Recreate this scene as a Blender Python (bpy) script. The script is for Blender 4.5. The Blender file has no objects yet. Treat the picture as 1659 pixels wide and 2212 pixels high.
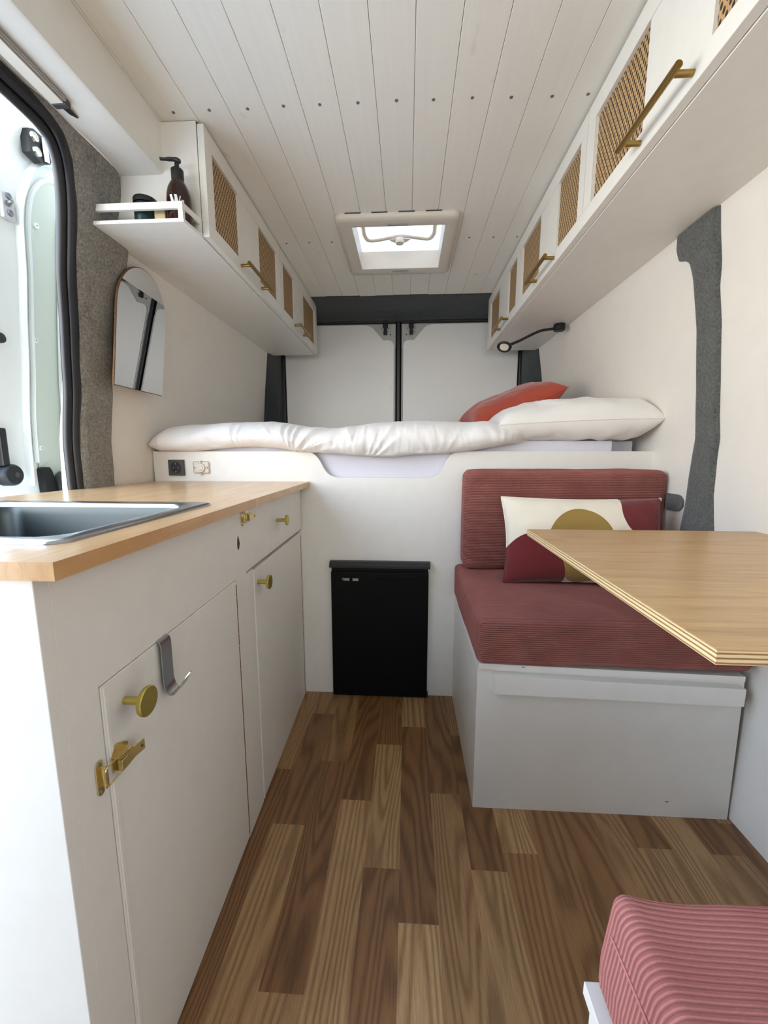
import bpy, bmesh, math, random
from math import sin, cos, pi, radians, sqrt, atan2
from mathutils import Vector, Matrix, noise
random.seed(7)
S = bpy.context.scene
COL = S.collection

# ------------------------------------------------------------------ helpers
class MB:
    """collects shapes into one mesh"""
    def __init__(s): s.v = []; s.f = []; s.m = []; s.uv = None; s.mi = 0; s.smooth = False
    def add(s, vs, fs):
        o = len(s.v); s.v += [tuple(p) for p in vs]
        for f in fs: s.f.append(tuple(i + o for i in f)); s.m.append(s.mi)
        return s
    def box(s, x0, x1, y0, y1, z0, z1, bev=0.0, seg=2):
        if x0 > x1: x0, x1 = x1, x0
        if y0 > y1: y0, y1 = y1, y0
        if z0 > z1: z0, z1 = z1, z0
        b = bmesh.new(); bmesh.ops.create_cube(b, size=1)
        for v in b.verts:
            v.co = Vector(((x0+x1)/2 + v.co.x*(x1-x0), (y0+y1)/2 + v.co.y*(y1-y0), (z0+z1)/2 + v.co.z*(z1-z0)))
        if bev > 0:
            bmesh.ops.bevel(b, geom=b.edges[:], offset=bev, segments=seg, affect='EDGES', profile=0.5)
        s.bm(b); return s
    def bm(s, b, M=None):
        b.verts.index_update()
        s.add([(M @ v.co) if M else v.co for v in b.verts], [[v.index for v in f.verts] for f in b.faces]); b.free()
    def cyl(s, p0, p1, r, r2=None, n=20, cap=True):
        p0, p1 = Vector(p0), Vector(p1); r2 = r if r2 is None else r2
        d = (p1-p0).normalized(); a = d.orthogonal().normalized(); b = d.cross(a)
        vs = []
        for p, rr in ((p0, r), (p1, r2)):
            for k in range(n):
                t = 2*pi*k/n; vs.append(p + (a*cos(t) + b*sin(t))*rr)
        fs = [(k, (k+1) % n, n+(k+1) % n, n+k) for k in range(n)]
        if cap: fs += [tuple(range(n-1, -1, -1)), tuple(range(n, 2*n))]
        return s.add(vs, fs)
    def tube(s, pts, r, n=12, flat=None, up=None):
        pts = [Vector(p) for p in pts]; rings = []; fr = None
        for i, p in enumerate(pts):
            d = (pts[min(i+1, len(pts)-1)] - pts[max(i-1, 0)]).normalized()
            if fr is None:
                a = Vector(up).cross(d).normalized() if up else d.orthogonal().normalized()
            else:
                a = (fr - d*fr.dot(d)).normalized()
            fr = a; b = d.cross(a)
            rr = r[i] if isinstance(r, (list, tuple)) else r
            rings.append([p + a*cos(2*pi*k/n)*rr + b*sin(2*pi*k/n)*rr*(flat or 1) for k in range(n)])
        vs = [q for R in rings for q in R]; fs = []
        for i in range(len(pts)-1):
            for k in range(n): fs.append((i*n+k, i*n+(k+1) % n, (i+1)*n+(k+1) % n, (i+1)*n+k))
        fs += [tuple(range(n-1, -1, -1)), tuple(range((len(pts)-1)*n, len(pts)*n))]
        return s.add(vs, fs)
    def prism(s, poly, d, thick):
        """poly: list of 3D points (planar), extruded by vector d*thick"""
        d = Vector(d)*thick; n = len(poly)
        vs = [Vector(p) for p in poly] + [Vector(p)+d for p in poly]
        fs = [tuple(range(n)), tuple(range(2*n-1, n-1, -1))] + [(k, k+n, (k+1) % n+n, (k+1) % n) for k in range(n)]
        return s.add(vs, fs)
    def lathe(s, prof, c, n=32, axis='z'):
        vs = []
        for r, h in prof:
            for k in range(n):
                t = 2*pi*k/n
                q = (r*cos(t), r*sin(t), h)
                if axis == 'x': q = (h, r*cos(t), r*sin(t))
                if axis == 'y': q = (r*cos(t), h, r*sin(t))
                vs.append((c[0]+q[0], c[1]+q[1], c[2]+q[2]))
        fs = []
        for i in range(len(prof)-1):
            for k in range(n): fs.append((i*n+k, i*n+(k+1) % n, (i+1)*n+(k+1) % n, (i+1)*n+k))
        fs += [tuple(range(n-1, -1, -1)), tuple(range((len(prof)-1)*n, len(prof)*n))]
        return s.add(vs, fs)
    def grid(s, nu, nv, fn, close=False):
        vs = [fn(i/(nu-1), j/(nv-1)) for i in range(nu) for j in range(nv)]
        fs = [(i*nv+j, (i+1)*nv+j, (i+1)*nv+j+1, i*nv+j+1) for i in range(nu-1) for j in range(nv-1)]
        return s.add(vs, fs)

ORG = {}
def root(name, loc, label, cat, group=None, rz=0):
    o = bpy.data.objects.new(name, None); COL.objects.link(o); o.location = loc; o.rotation_euler[2] = rz
    o.empty_display_size = 0.05
    tag(o, label, cat, group); ORG[o.name] = Vector(loc); return o
def tag(o, label=None, cat=None, group=None, kind=None):
    if label: o['label'] = label
    if cat: o['category'] = cat
    if group: o['group'] = group
    if kind: o['kind'] = kind
    return o
def build(name, mb, mat, parent=None, smooth=False, local=False, label=None, angle=40, loc=None, rot=None):
    off = Vector((0, 0, 0))
    if parent and not local: off = ORG.get(parent.name, Vector((0, 0, 0)))
    if loc is not None and not parent and rot is None and not local: off = Vector(loc)
    me = bpy.data.meshes.new(name)
    me.from_pydata([Vector(v)-off for v in mb.v], [], mb.f); me.validate(); me.update()
    b = bmesh.new(); b.from_mesh(me); bmesh.ops.recalc_face_normals(b, faces=b.faces[:]); b.to_mesh(me); b.free()
    mats = mat if isinstance(mat, (list, tuple)) else [mat]
    for m in mats: me.materials.append(m)
    if len(mats) > 1 and len(mb.m) == len(me.polygons):
        for p, mi in zip(me.polygons, mb.m): p.material_index = mi
    if smooth:
        for p in me.polygons: p.use_smooth = True
        if angle < 180: me.set_sharp_from_angle(angle=radians(angle))
    o = bpy.data.objects.new(name, me); COL.objects.link(o)
    if parent: o.parent = parent; ORG[o.name] = off
    if loc is not None and not parent: o.location = loc; ORG[o.name] = Vector(loc)
    if rot is not None: o.rotation_euler = rot
    if label: o['label'] = label
    return o
def struct(name, mb, mat, **k):
    return tag(build(name, mb, mat, **k), kind='structure')

# ------------------------------------------------------------------ materials
def s2l(c): return tuple(((x/255)/12.92 if x/255 <= .04045 else ((x/255+.055)/1.055)**2.4) for x in c) + (1,)
class N:
    def __init__(s, name):
        s.m = bpy.data.materials.new(name); s.m.use_nodes = True; s.t = s.m.node_tree; s.t.nodes.clear()
        s.out = s.t.nodes.new('ShaderNodeOutputMaterial'); s.b = s.n('BsdfPrincipled'); s.l(s.b.outputs[0], s.out.inputs[0])
    def n(s, ty, **k):
        x = s.t.nodes.new('ShaderNode'+ty)
        for a, v in k.items(): setattr(x, a, v)
        return x
    def l(s, a, b): s.t.links.new(a, b)
    def set(s, **k):
        for a, v in k.items(): s.b.inputs[a.replace('_', ' ')].default_value = v
    def coord(s, sc=(1, 1, 1), src='Object', loc=(0, 0, 0)):
        tc = s.n('TexCoord'); mp = s.n('Mapping'); mp.inputs['Scale'].default_value = sc; mp.inputs['Location'].default_value = loc
        s.l(tc.outputs[src], mp.inputs[0]); return mp.outputs[0]
    def noise(s, vec, scale, detail=2, rough=.5, dist=0):
        x = s.n('TexNoise'); s.l(vec, x.inputs['Vector']); x.inputs['Scale'].default_value = scale
        x.inputs['Detail'].default_value = detail; x.inputs['Roughness'].default_value = rough; x.inputs['Distortion'].default_value = dist
        return x.outputs['Fac']
    def math(s, op, a, b=None, c=None, clamp=False):
        x = s.n('Math', operation=op); x.use_clamp = clamp
        for i, v in enumerate((a, b, c)):
            if v is None: continue
            if isinstance(v, (int, float)): x.inputs[i].default_value = v
            else: s.l(v, x.inputs[i])
        return x.outputs[0]
    def ramp(s, fac, stops, interp='LINEAR'):
        x = s.n('ValToRGB'); x.color_ramp.interpolation = interp; e = x.color_ramp.elements
        while len(e) < len(stops): e.new(.5)
        for i, (p, c) in enumerate(stops): e[i].position = p; e[i].color = c if len(c) == 4 else tuple(c)+(1,)
        s.l(fac, x.inputs[0]); return x.outputs[0]
    def mix(s, fac, a, b, mode='MIX'):
        x = s.n('Mix', data_type='RGBA', blend_type=mode)
        for i, v in ((0, fac), (6, a), (7, b)):
            if isinstance(v, (int, float)): x.inputs[i].default_value = v
            elif isinstance(v, tuple): x.inputs[i].default_value = v
            else: s.l(v, x.inputs[i])
        return x.outputs[2]
    def bump(s, h, strength=.2, dist=.01, prev=None):
        x = s.n('Bump'); x.inputs['Strength'].default_value = strength; x.inputs['Distance'].default_value = dist
        s.l(h, x.inputs['Height']); s.l(x.outputs[0], s.b.inputs['Normal'])
        if prev: s.l(prev, x.inputs['Normal'])
        return x.outputs[0]
    def sep(s, vec):
        x = s.n('SeparateXYZ'); s.l(vec, x.inputs[0]); return x.outputs
    def comb(s, a, b, c):
        x = s.n('CombineXYZ')
        for i, v in enumerate((a, b, c)):
            if isinstance(v, (int, float)): x.inputs[i].default_value = v
            else: s.l(v, x.inputs[i])
        return x.outputs[0]
def plain(name, col, rough=.5, metal=0, nscale=60, bstr=.08, bdist=.001, var=.04, **k):
    m = N(name); c = s2l(col); m.set(Roughness=rough, Metallic=metal, **k)
    v = m.coord(); f = m.noise(v, nscale, 3)
    m.l(m.mix(f, tuple(x*(1-var) for x in c[:3])+(1,), tuple(min(1, x*(1+var)) for x in c[:3])+(1,)), m.b.inputs['Base Color'])
    if bstr: m.bump(m.noise(v, nscale*3, 2), bstr, bdist)
    return m.m

M = {}
M['white'] = plain('white_paint', (228, 226, 219), .42, bstr=.10, nscale=25)
M['wallwhite'] = plain('white_wall_board', (229, 225, 217), .5, nscale=18, bstr=.08)
M['liner'] = plain('door_liner', (236, 236, 234), .30, nscale=8, bstr=.03, var=.01)
M['metalwhite'] = plain('painted_steel', (186, 186, 182), .25, bstr=.02, var=.02)
M['extwhite'] = plain('white_car_paint', (232, 236, 234), .2, bstr=.0, var=.01)
M['panelgreen'] = plain('pale_door_liner', (205, 212, 200), .4, bstr=.02, var=.02)
M['black'] = plain('black_plastic', (14, 14, 15), .45, bstr=.05)
M['rubber'] = plain('black_rubber', (22, 23, 27), .38, bstr=.05, nscale=20)
M['fridge'] = plain('black_fridge_door', (3, 3, 3), .5, bstr=.02)
M['fridge'].node_tree.nodes['Principled BSDF'].inputs['Specular IOR Level'].default_value = .2
M['fridge_trim'] = plain('black_fridge_trim', (34, 34, 36), .4, bstr=.02)
M['brass'] = plain('brushed_brass', (158, 130, 74), .33, metal=1, bstr=.04, nscale=200)
M['satin'] = plain('satin_gold', (196, 178, 96), .34, metal=.85, bstr=.03, nscale=200)
M['gold'] = plain('polished_brass', (228, 206, 142), .22, metal=.8, bstr=0)
M['bowlsteel'] = plain('shaded_sink_steel', (74, 79, 79), .32, metal=1, nscale=120, bstr=.03)  # sink steel darkened to carry the dark reflections inside the bowl
M['steel'] = plain('brushed_steel', (182, 184, 184), .24, metal=1, nscale=120, bstr=.03)
M['greyplastic'] = plain('grey_plastic', (150, 148, 146), .5)
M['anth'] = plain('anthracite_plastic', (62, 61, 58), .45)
M['cream'] = plain('cream_plastic', (214, 206, 192), .38, bstr=.02, var=.01)
M['amber'] = plain('amber_bottle', (40, 14, 8), .12, bstr=0)
M['teal'] = plain('dark_teal_jar', (10, 34, 38), .3)
M['tan'] = plain('beige_card', (190, 170, 130), .7)
M['screw'] = plain('screw_head', (120, 122, 126), .5, metal=.4, nscale=300)
M['ground'] = plain('pale_concrete', (226, 217, 203), .9, nscale=2, var=.1)
M['dark'] = plain('leak_shell_dark', (40, 40, 42), .9)
M['cab'] = plain('cab_grey', (70, 69, 67), .9)
M['sheet'] = plain('mattress_sheet', (214, 213, 222), .85, nscale=40, bstr=.25, bdist=.003, var=.02)
M['dash'] = plain('label_white', (205, 208, 210), .6)
M['raw'] = plain('raw_wood_edge', (112, 80, 48), .7, nscale=90, var=.5)

def cloth(name, col, sc=9, st=.5, sheen=.2):
    m = N(name); m.set(Roughness=.85); m.b.inputs['Sheen Weight'].default_value = sheen
    c = s2l(col); v = m.coord((1, 1, 1))
    f = m.noise(v, sc, 4, .55, 1.2)
    m.l(m.mix(f, tuple(x*.97 for x in c[:3])+(1,), tuple(min(1, x*1.03) for x in c[:3])+(1,)), m.b.inputs['Base Color'])
    b1 = m.bump(m.noise(v, sc*.9, 3, .5, 2.0), st, .012)
    m.bump(m.noise(v, 900, 1), .15, .0005, b1); return m.m
M['duvet'] = cloth('white_cotton', (228, 225, 222), 9, .30)
M['pillowcase'] = cloth('white_pillowcase', (230, 227, 222), 6, .3)
M['rust'] = cloth('rust_linen', (165, 66, 46), 12, .25, .3)

def felt(name, c1, c2):
    m = N(name); m.set(Roughness=1.0); m.b.inputs['Sheen Weight'].default_value = .25; m.b.inputs['Specular IOR Level'].default_value = .1
    v = m.coord(); f = m.noise(v, 160, 4, .7); g = m.noise(v, 600, 3, .8); h = m.noise(v, 22, 3, .6)
    k = m.math('ADD', m.math('MULTIPLY', f, .55), m.math('ADD', m.math('MULTIPLY', g, .3), m.math('MULTIPLY', h, .15)))
    m.l(m.ramp(k, [(.36, s2l(c1)), (.64, s2l(c2))]), m.b.inputs['Base Color'])
    m.bump(k, .9, .006); return m.m
M['felt'] = felt('grey_felt', (58, 61, 60), (116, 118, 114))
M['feltlit'] = felt('grey_felt_lit', (86, 85, 81), (176, 173, 166))  # same grey felt, colour lightened for daylight on the left pillar
M['feltdark'] = felt('anthracite_felt', (44, 49, 51), (78, 84, 86))

# ceiling boards: white stained spruce
def ceilmat():
    m = N('white_stained_boards'); m.set(Roughness=.55)
    at = m.n('Attribute', attribute_name='tone'); r = m.sep(at.outputs['Vector'])
    tc = m.n('TexCoord'); p = m.sep(tc.outputs['Object'])
    v = m.comb(m.math('ADD', m.math('MULTIPLY', p[0], 26), m.math('MULTIPLY', r[1], 40)), m.math('ADD', m.math('MULTIPLY', p[1], 1.1), m.math('MULTIPLY', r[2], 17)), 0)
    g = m.noise(v, 3.0, 4, .6, .8)
    sp = m.noise(m.comb(m.math('MULTIPLY', p[0], 3.2), m.math('MULTIPLY', p[1], 2.0), m.math('MULTIPLY', r[1], 9)), 5, 1)
    base = m.mix(m.math('MULTIPLY', g, .8), s2l((241, 239, 231)), s2l((231, 227, 217)))
    knot = m.ramp(sp, [(.73, (0, 0, 0)), (.80, (1, 1, 1))])
    c = m.mix(m.math('MULTIPLY', knot, .30), base, s2l((172, 156, 136)))
    m.l(c, m.b.inputs['Base Color']); m.bump(g, .12, .001); return m.m
M['ceil'] = ceilmat()

def floormat():
    m = N('oak_vinyl_planks'); m.set(Roughness=.42)
    at = m.n('Attribute', attribute_name='tone'); r = m.sep(at.outputs['Vector'])
    tc = m.n('TexCoord'); p = m.sep(tc.outputs['Object'])
    ox = m.math('MULTIPLY', r[1], 37.0); oy = m.math('MULTIPLY', r[2], 23.0)
    # cathedral growth rings
    v = m.comb(m.math('ADD', p[0], ox), m.math('ADD', m.math('MULTIPLY', p[1], .11), oy), 0)
    wob = m.noise(v, 9.0, 1.5, .4, .2)
    ph = m.math('ADD', m.math('MULTIPLY', p[0], 210), m.math('MULTIPLY', wob, 95))
    ring = m.math('ADD', m.math('MULTIPLY', m.math('SINE', ph), .5), .5)
    ring = m.math('POWER', ring, 1.6)
    # fine pores
    v2 = m.comb(m.math('ADD', m.math('MULTIPLY', p[0], 1.0), ox), m.math('ADD', m.math('MULTIPLY', p[1], .045), oy), 0)
    por = m.noise(v2, 420, 3, .7)
    v3 = m.comb(m.math('ADD', m.math('MULTIPLY', p[0], 1.0), oy), m.math('ADD', m.math('MULTIPLY', p[1], .18), ox), 0)
    big = m.noise(v3, 18, 2)
    tone = r[0]
    light = m.ramp(tone, [(0, s2l((130, 91, 55))), (.35, s2l((152, 112, 71))), (.7, s2l((178, 142, 98))), (1, s2l((202, 168, 122)))])
    dark = m.ramp(tone, [(0, s2l((90, 57, 32))), (.35, s2l((112, 78, 47))), (.7, s2l((130, 98, 63))), (1, s2l((146, 112, 72)))])
    k = m.math('ADD', m.math('MULTIPLY', ring, .36), m.math('ADD', m.math('MULTIPLY', por, .85), m.math('MULTIPLY', big, .35)))
    k = m.ramp(k, [(.45, (0, 0, 0)), (1.0, (1, 1, 1))])
    m.l(m.mix(k, light, dark), m.b.inputs['Base Color'])
    m.bump(por, .12, .0008); return m.m
M['floor'] = floormat()

def woodmat(name, along, cols, sw, sl, rough=.3, grain=1.0, tint=.6):
    """staves running along axis index `along`; other axis across"""
    m = N(name); m.set(Roughness=rough)
    tc = m.n('TexCoord'); p = m.sep(tc.outputs['Object'])
    a = p[along]; c = p[1-along]
    row = m.math('FLOOR', m.math('DIVIDE', m.math('ADD', c, m.math('MULTIPLY', p[2], .6)), sw))
    wn = m.n('TexWhiteNoise', noise_dimensions='1D'); m.l(row, wn.inputs['W'])
    sh = m.math('ADD', m.math('DIVIDE', a, sl), m.math('MULTIPLY', wn.outputs['Value'], 7))
    pl = m.math('FLOOR', sh)
    wn2 = m.n('TexWhiteNoise', noise_dimensions='2D'); m.l(m.comb(row, pl, 0), wn2.inputs['Vector'])
    off = m.math('MULTIPLY', wn2.outputs['Value'], 31)
    g = m.noise(m.comb(m.math('ADD', m.math('MULTIPLY', c, 14), off), m.math('ADD', m.math('MULTIPLY', a, 1.1), off), m.math('MULTIPLY', p[2], 9)), 3.2, 5, .62, 1.0)
    fine = m.noise(m.comb(m.math('ADD', m.math('MULTIPLY', c, 90), off), m.math('MULTIPLY', a, 3), 0), 5, 2)
    base = m.mix(m.math('MULTIPLY', wn2.outputs['Value'], tint), s2l(cols[0]), s2l(cols[1]))
    k = m.math('ADD', m.math('MULTIPLY', g, .7), m.math('MULTIPLY', fine, .3))
    k = m.ramp(k, [(.42, (0, 0, 0)), (.72, (1, 1, 1))])
    m.l(m.mix(m.math('MULTIPLY', k, grain), base, s2l(cols[2])), m.b.inputs['Base Color'])
    m.bump(fine, .05, .0006); return m.m
M['counter'] = woodmat('butcher_block', 1, ((212, 172, 122), (198, 154, 106), (168, 122, 80)), .042, .38, .24, .7)
M['table'] = woodmat('oiled_oak_ply', 0, ((206, 168, 116), (194, 156, 106), (158, 118, 74)), .9, 3.0, .34, .85, .4)

def plyedge():
    m = N('plywood_edge'); m.set(Roughness=.6)
    tc = m.n('TexCoord'); p = m.sep(tc.outputs['Object'])
    z = m.math('MULTIPLY', p[2], 1/.0052)
    k = m.math('ADD', m.math('MULTIPLY', m.math('SINE', m.math('MULTIPLY', z, 2*pi)), .5), .5)
    nz = m.noise(m.comb(m.math('MULTIPLY', p[0], 30), m.math('MULTIPLY', p[1], 30), m.math('MULTIPLY', p[2], 300)), 2, 3)
    k2 = m.math('ADD', k, m.math('MULTIPLY', m.math('SUBTRACT', nz, .5), .5))
    m.l(m.ramp(k2, [(.25, s2l((232, 208, 160))), (.62, s2l((222, 194, 142))), (.85, s2l((150, 112, 74)))]), m.b.inputs['Base Color'])
    return m.m
M['ply'] = plyedge()

def cord(name, c1, c2, period, st=1.0, dist=.004):
    m = N(name); m.set(Roughness=.9); m.b.inputs['Sheen Weight'].default_value = .45; m.b.inputs['Sheen Roughness'].default_value = .4
    m.b.inputs['Sheen Tint'].default_value = s2l((230, 150, 140)); m.b.inputs['Specular IOR Level'].default_value = .15
    uv = m.n('UVMap'); q = m.sep(uv.outputs[0])
    tc = m.n('TexCoord')
    wob = m.noise(tc.outputs['Object'], 5, 2)
    ph = m.math('ADD', m.math('MULTIPLY', q[1], 2*pi/period), m.math('MULTIPLY', wob, .6))
    w = m.math('ADD', m.math('MULTIPLY', m.math('SINE', ph), .5), .5)
    w = m.math('POWER', w, .5)
    nap = m.noise(tc.outputs['Object'], 7, 4, .6, 1.0)
    fz = m.noise(tc.outputs['Object'], 500, 3, .7)
    k = m.math('ADD', m.math('MULTIPLY', nap, .8), m.math('MULTIPLY', fz, .3))
    base = m.ramp(k, [(.35, s2l(c1)), (.75, s2l(c2))])
    m.l(m.mix(m.math('MULTIPLY', m.math('SUBTRACT', 1.0, w), .55), base, tuple(x*.45 for x in s2l(c1)[:3])+(1,)), m.b.inputs['Base Color'])
    h = m.math('ADD', w, m.math('MULTIPLY', fz, .18))
    m.bump(h, st, dist); return m.m
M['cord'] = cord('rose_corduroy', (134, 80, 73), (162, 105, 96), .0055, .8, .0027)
M['cordlit'] = cord('rose_corduroy_lit', (166, 100, 96), (196, 130, 124), .0047, .9, .0028)  # far bench fabric again, brighter near light put into its colour

def cane():
    m = N('woven_cane'); m.set(Roughness=.55)
    tc = m.n('TexCoord'); p = m.sep(tc.outputs['Object']); P = .013
    a = m.math('MULTIPLY', p[1], 2*pi/P); b = m.math('MULTIPLY', p[2], 2*pi/.0225)
    f = m.math('MULTIPLY', m.math('COSINE', m.math('MULTIPLY', a, .5)), m.math('COSINE', m.math('MULTIPLY', b, .5)))
    f = m.math('ABSOLUTE', f)
    g = m.math('ABSOLUTE', m.math('MULTIPLY', m.math('SINE', m.math('MULTIPLY', a, .5)), m.math('SINE', m.math('MULTIPLY', b, .5))))
    h = m.math('MAXIMUM', f, g)
    nz = m.noise(tc.outputs['Object'], 120, 2)
    hole = m.ramp(h, [(.70, (0, 0, 0)), (.80, (1, 1, 1))])
    straw = m.mix(nz, s2l((206, 174, 126)), s2l((172, 136, 88)))
    strand = m.math('ADD', m.math('MULTIPLY', m.math('SINE', m.math('MULTIPLY', a, 3)), .5), .5)
    straw = m.mix(m.math('MULTIPLY', strand, .25), straw, s2l((120, 84, 46)))
    m.l(m.mix(hole, straw, s2l((46, 30, 22))), m.b.inputs['Base Color'])
    m.bump(m.math('SUBTRACT', 1.0, hole), .6, .002); return m.m
M['cane'] = cane()

def mirror():
    m = N('mirror_glass'); m.set(Roughness=.02, Metallic=1.0); m.b.inputs['Base Color'].default_value = (.86, .88, .89, 1)
    nf = m.noise(m.coord(), 2, 1); m.l(m.math('ADD', m.math('MULTIPLY', nf, .005), .012), m.b.inputs['Roughness']); return m.m
M['mirror'] = mirror()

def acrylic(name, trans, tint, rough=.1):
    m = N(name); t = m.t
    tr = m.n('BsdfTransparent'); tr.inputs[0].default_value = tint
    dif = m.n('BsdfTranslucent'); dif.inputs[0].default_value = tint
    df2 = m.n('BsdfDiffuse'); df2.inputs[0].default_value = tint
    mm = m.n('MixShader'); mm.inputs[0].default_value = .3; m.l(dif.outputs[0], mm.inputs[1]); m.l(df2.outputs[0], mm.inputs[2])
    mx = m.n('MixShader'); mx.inputs[0].default_value = trans; m.l(mm.outputs[0], mx.inputs[1]); m.l(tr.outputs[0], mx.inputs[2])
    gl = m.n('BsdfGlossy'); gl.inputs['Roughness'].default_value = rough
    m2 = m.n('MixShader'); m2.inputs[0].default_value = .05; m.l(mx.outputs[0], m2.inputs[1]); m.l(gl.outputs[0], m2.inputs[2])
    m.l(m2.outputs[0], m.out.inputs[0]); return m.m
M['dome'] = acrylic('sky_dimming_acrylic', .96, (.36, .33, .30, 1))  # clear dome; tint added to dim the overbright sky behind it
M['frost'] = acrylic('milky_acrylic', .25, (1, 1, 1, 1), .3)

def pillowmat():
    """cream cotton cushion cover printed with round colour patches"""
    m = N('printed_cushion_cover'); m.set(Roughness=.9); m.b.inputs['Sheen Weight'].default_value = .25
    tc = m.n('TexCoord'); p = m.sep(tc.outputs['Object'])
    wob = m.noise(tc.outputs['Object'], 5, 1)
    def ell(cx, cy, rx, ry, w=.25):
        a = m.math('DIVIDE', m.math('SUBTRACT', p[0], cx), rx); b = m.math('DIVIDE', m.math('SUBTRACT', p[1], cy), ry)
        d = m.math('ADD', m.math('MULTIPLY', a, a), m.math('MULTIPLY', b, b))
        d = m.math('ADD', d, m.math('MULTIPLY', m.math('SUBTRACT', wob, .5), w))
        return m.math('LESS_THAN', d, 1.0)
    c = m.mix(ell(.02, -.155, .30, .055), s2l((232, 222, 202)), s2l((222, 200, 196)))
    c = m.mix(ell(-.02, -.02, .098, .112), c, s2l((150, 122, 58)))
    c = m.mix(ell(-.165, -.135, .098, .150), c, s2l((106, 26, 29)))
    c = m.mix(ell(.18, .09, .075, .08), c, s2l((106, 27, 29)))
    m.l(c, m.b.inputs['Base Color']); m.bump(m.noise(tc.outputs['Object'], 14, 3, .5, 1), .3, .008); return m.m
M['print'] = pillowmat()

# ------------------------------------------------------------------ profiles of the van walls (z, x)
LP = [(0, -.97), (.85, -.975), (1.0, -.966), (1.18, -.935), (1.35, -.895), (1.55, -.842), (1.71, -.80), (1.86, -.73)]
RP = [(0, .86), (.42, .868), (.85, .872), (1.0, .872), (1.15, .847), (1.3, .818), (1.42, .786), (1.55, .747), (1.7, .71), (1.86, .67)]
def interp(P, z):
    if z <= P[0][0]: return P[0][1]
    for (a, b), (c, d) in zip(P, P[1:]):
        if z <= c: return b + (d-b)*(z-a)/(c-a)
    return P[-1][1]
XL = lambda z: interp(LP, z)
XR = lambda z: interp(RP, z)
def endL(z): return 2.72 if z < 1.0 else 2.72 - (z-1.0)*.43
def endR(z): return 2.70 if z < 1.0 else 2.70 - (z-1.0)*.42
ZC = 1.84

# ================================================================== SETTING
# floor: individual plank faces with a tone per plank
def make_floor():
    w = .0833; x00 = -.0105
    fixed = {0: [(.700, .95, .18), (1.303, .18, .85)], -1: [(.808, .30, .80), (1.211, .80, .28)], -2: [(.990, .80, .16)],
             -3: [(.578, .70, .14), (1.128, .14, .50)], -4: [(.906, .68, .16), (1.357, .16, .5)], -5: [(1.089, .15, .62)],
             1: [(1.025, .62, .22)], 2: [(.816, .72, .16), (1.268, .16, .55)], 3: [(.862, .45, .86)], 4: [(.60, .55, .42)],
             5: [(.55, .62, .34)], 6: [(.68, .50, .55)], 7: [(.893, .66, .22)], 8: [(.62, .60, .72)], 9: [(.886, .50, .16)]}
    bm = bmesh.new(); lay = bm.loops.layers.float_color.new('tone'); rnd = random.Random(3)
    y0, y1 = -1.75, 2.76
    for k in range(-12, 11):
        xa = x00 + k*w; xb = xa + w
        xa = max(xa, -.99); xb = min(xb, .90)
        if xb <= xa: continue
        cuts = []; L = fixed.get(k)
        if L:
            tones = [L[0][1]] + [e[2] for e in L]; ys = [e[0] for e in L]
        else:
            ys = [rnd.uniform(.2, 1.0)]; tones = [rnd.random(), rnd.random()]
        y = ys[0]
        while y > y0: y -= rnd.uniform(.55, .8); ys.insert(0, y); tones.insert(0, rnd.uniform(.1, .9))
        y = ys[-1]
        while y < y1: y += rnd.uniform(.5, .75); ys.append(y); tones.append(rnd.uniform(.1, .9))
        ys[0] = y0; ys[-1] = y1; tones = tones[1:]
        for i in range(len(ys)-1):
            if ys[i+1] <= ys[i]: continue
            vs = [bm.verts.new(p) for p in ((xa, ys[i], 0), (xb, ys[i], 0), (xb, ys[i+1], 0), (xa, ys[i+1], 0))]
            f = bm.faces.new(vs); t = tones[i] if i < len(tones) else .4; c = (t, rnd.random(), rnd.random(), 1)
            for lp in f.loops: lp[lay] = c
    # underside so the floor has real thickness
    vs = [bm.verts.new(p) for p in ((-.99, y0, -.03), (.90, y0, -.03), (.90, y1, -.03), (-.99, y1, -.03))]
    f = bm.faces.new(vs[::-1])
    for lp in f.loops: lp[lay] = (.3, 0, 0, 1)
    me = bpy.data.meshes.new('floor'); bm.to_mesh(me); bm.free(); me.materials.append(M['floor'])
    o = bpy.data.objects.new('floor', me); COL.objects.link(o); tag(o, kind='structure'); return o
make_floor()

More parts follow.
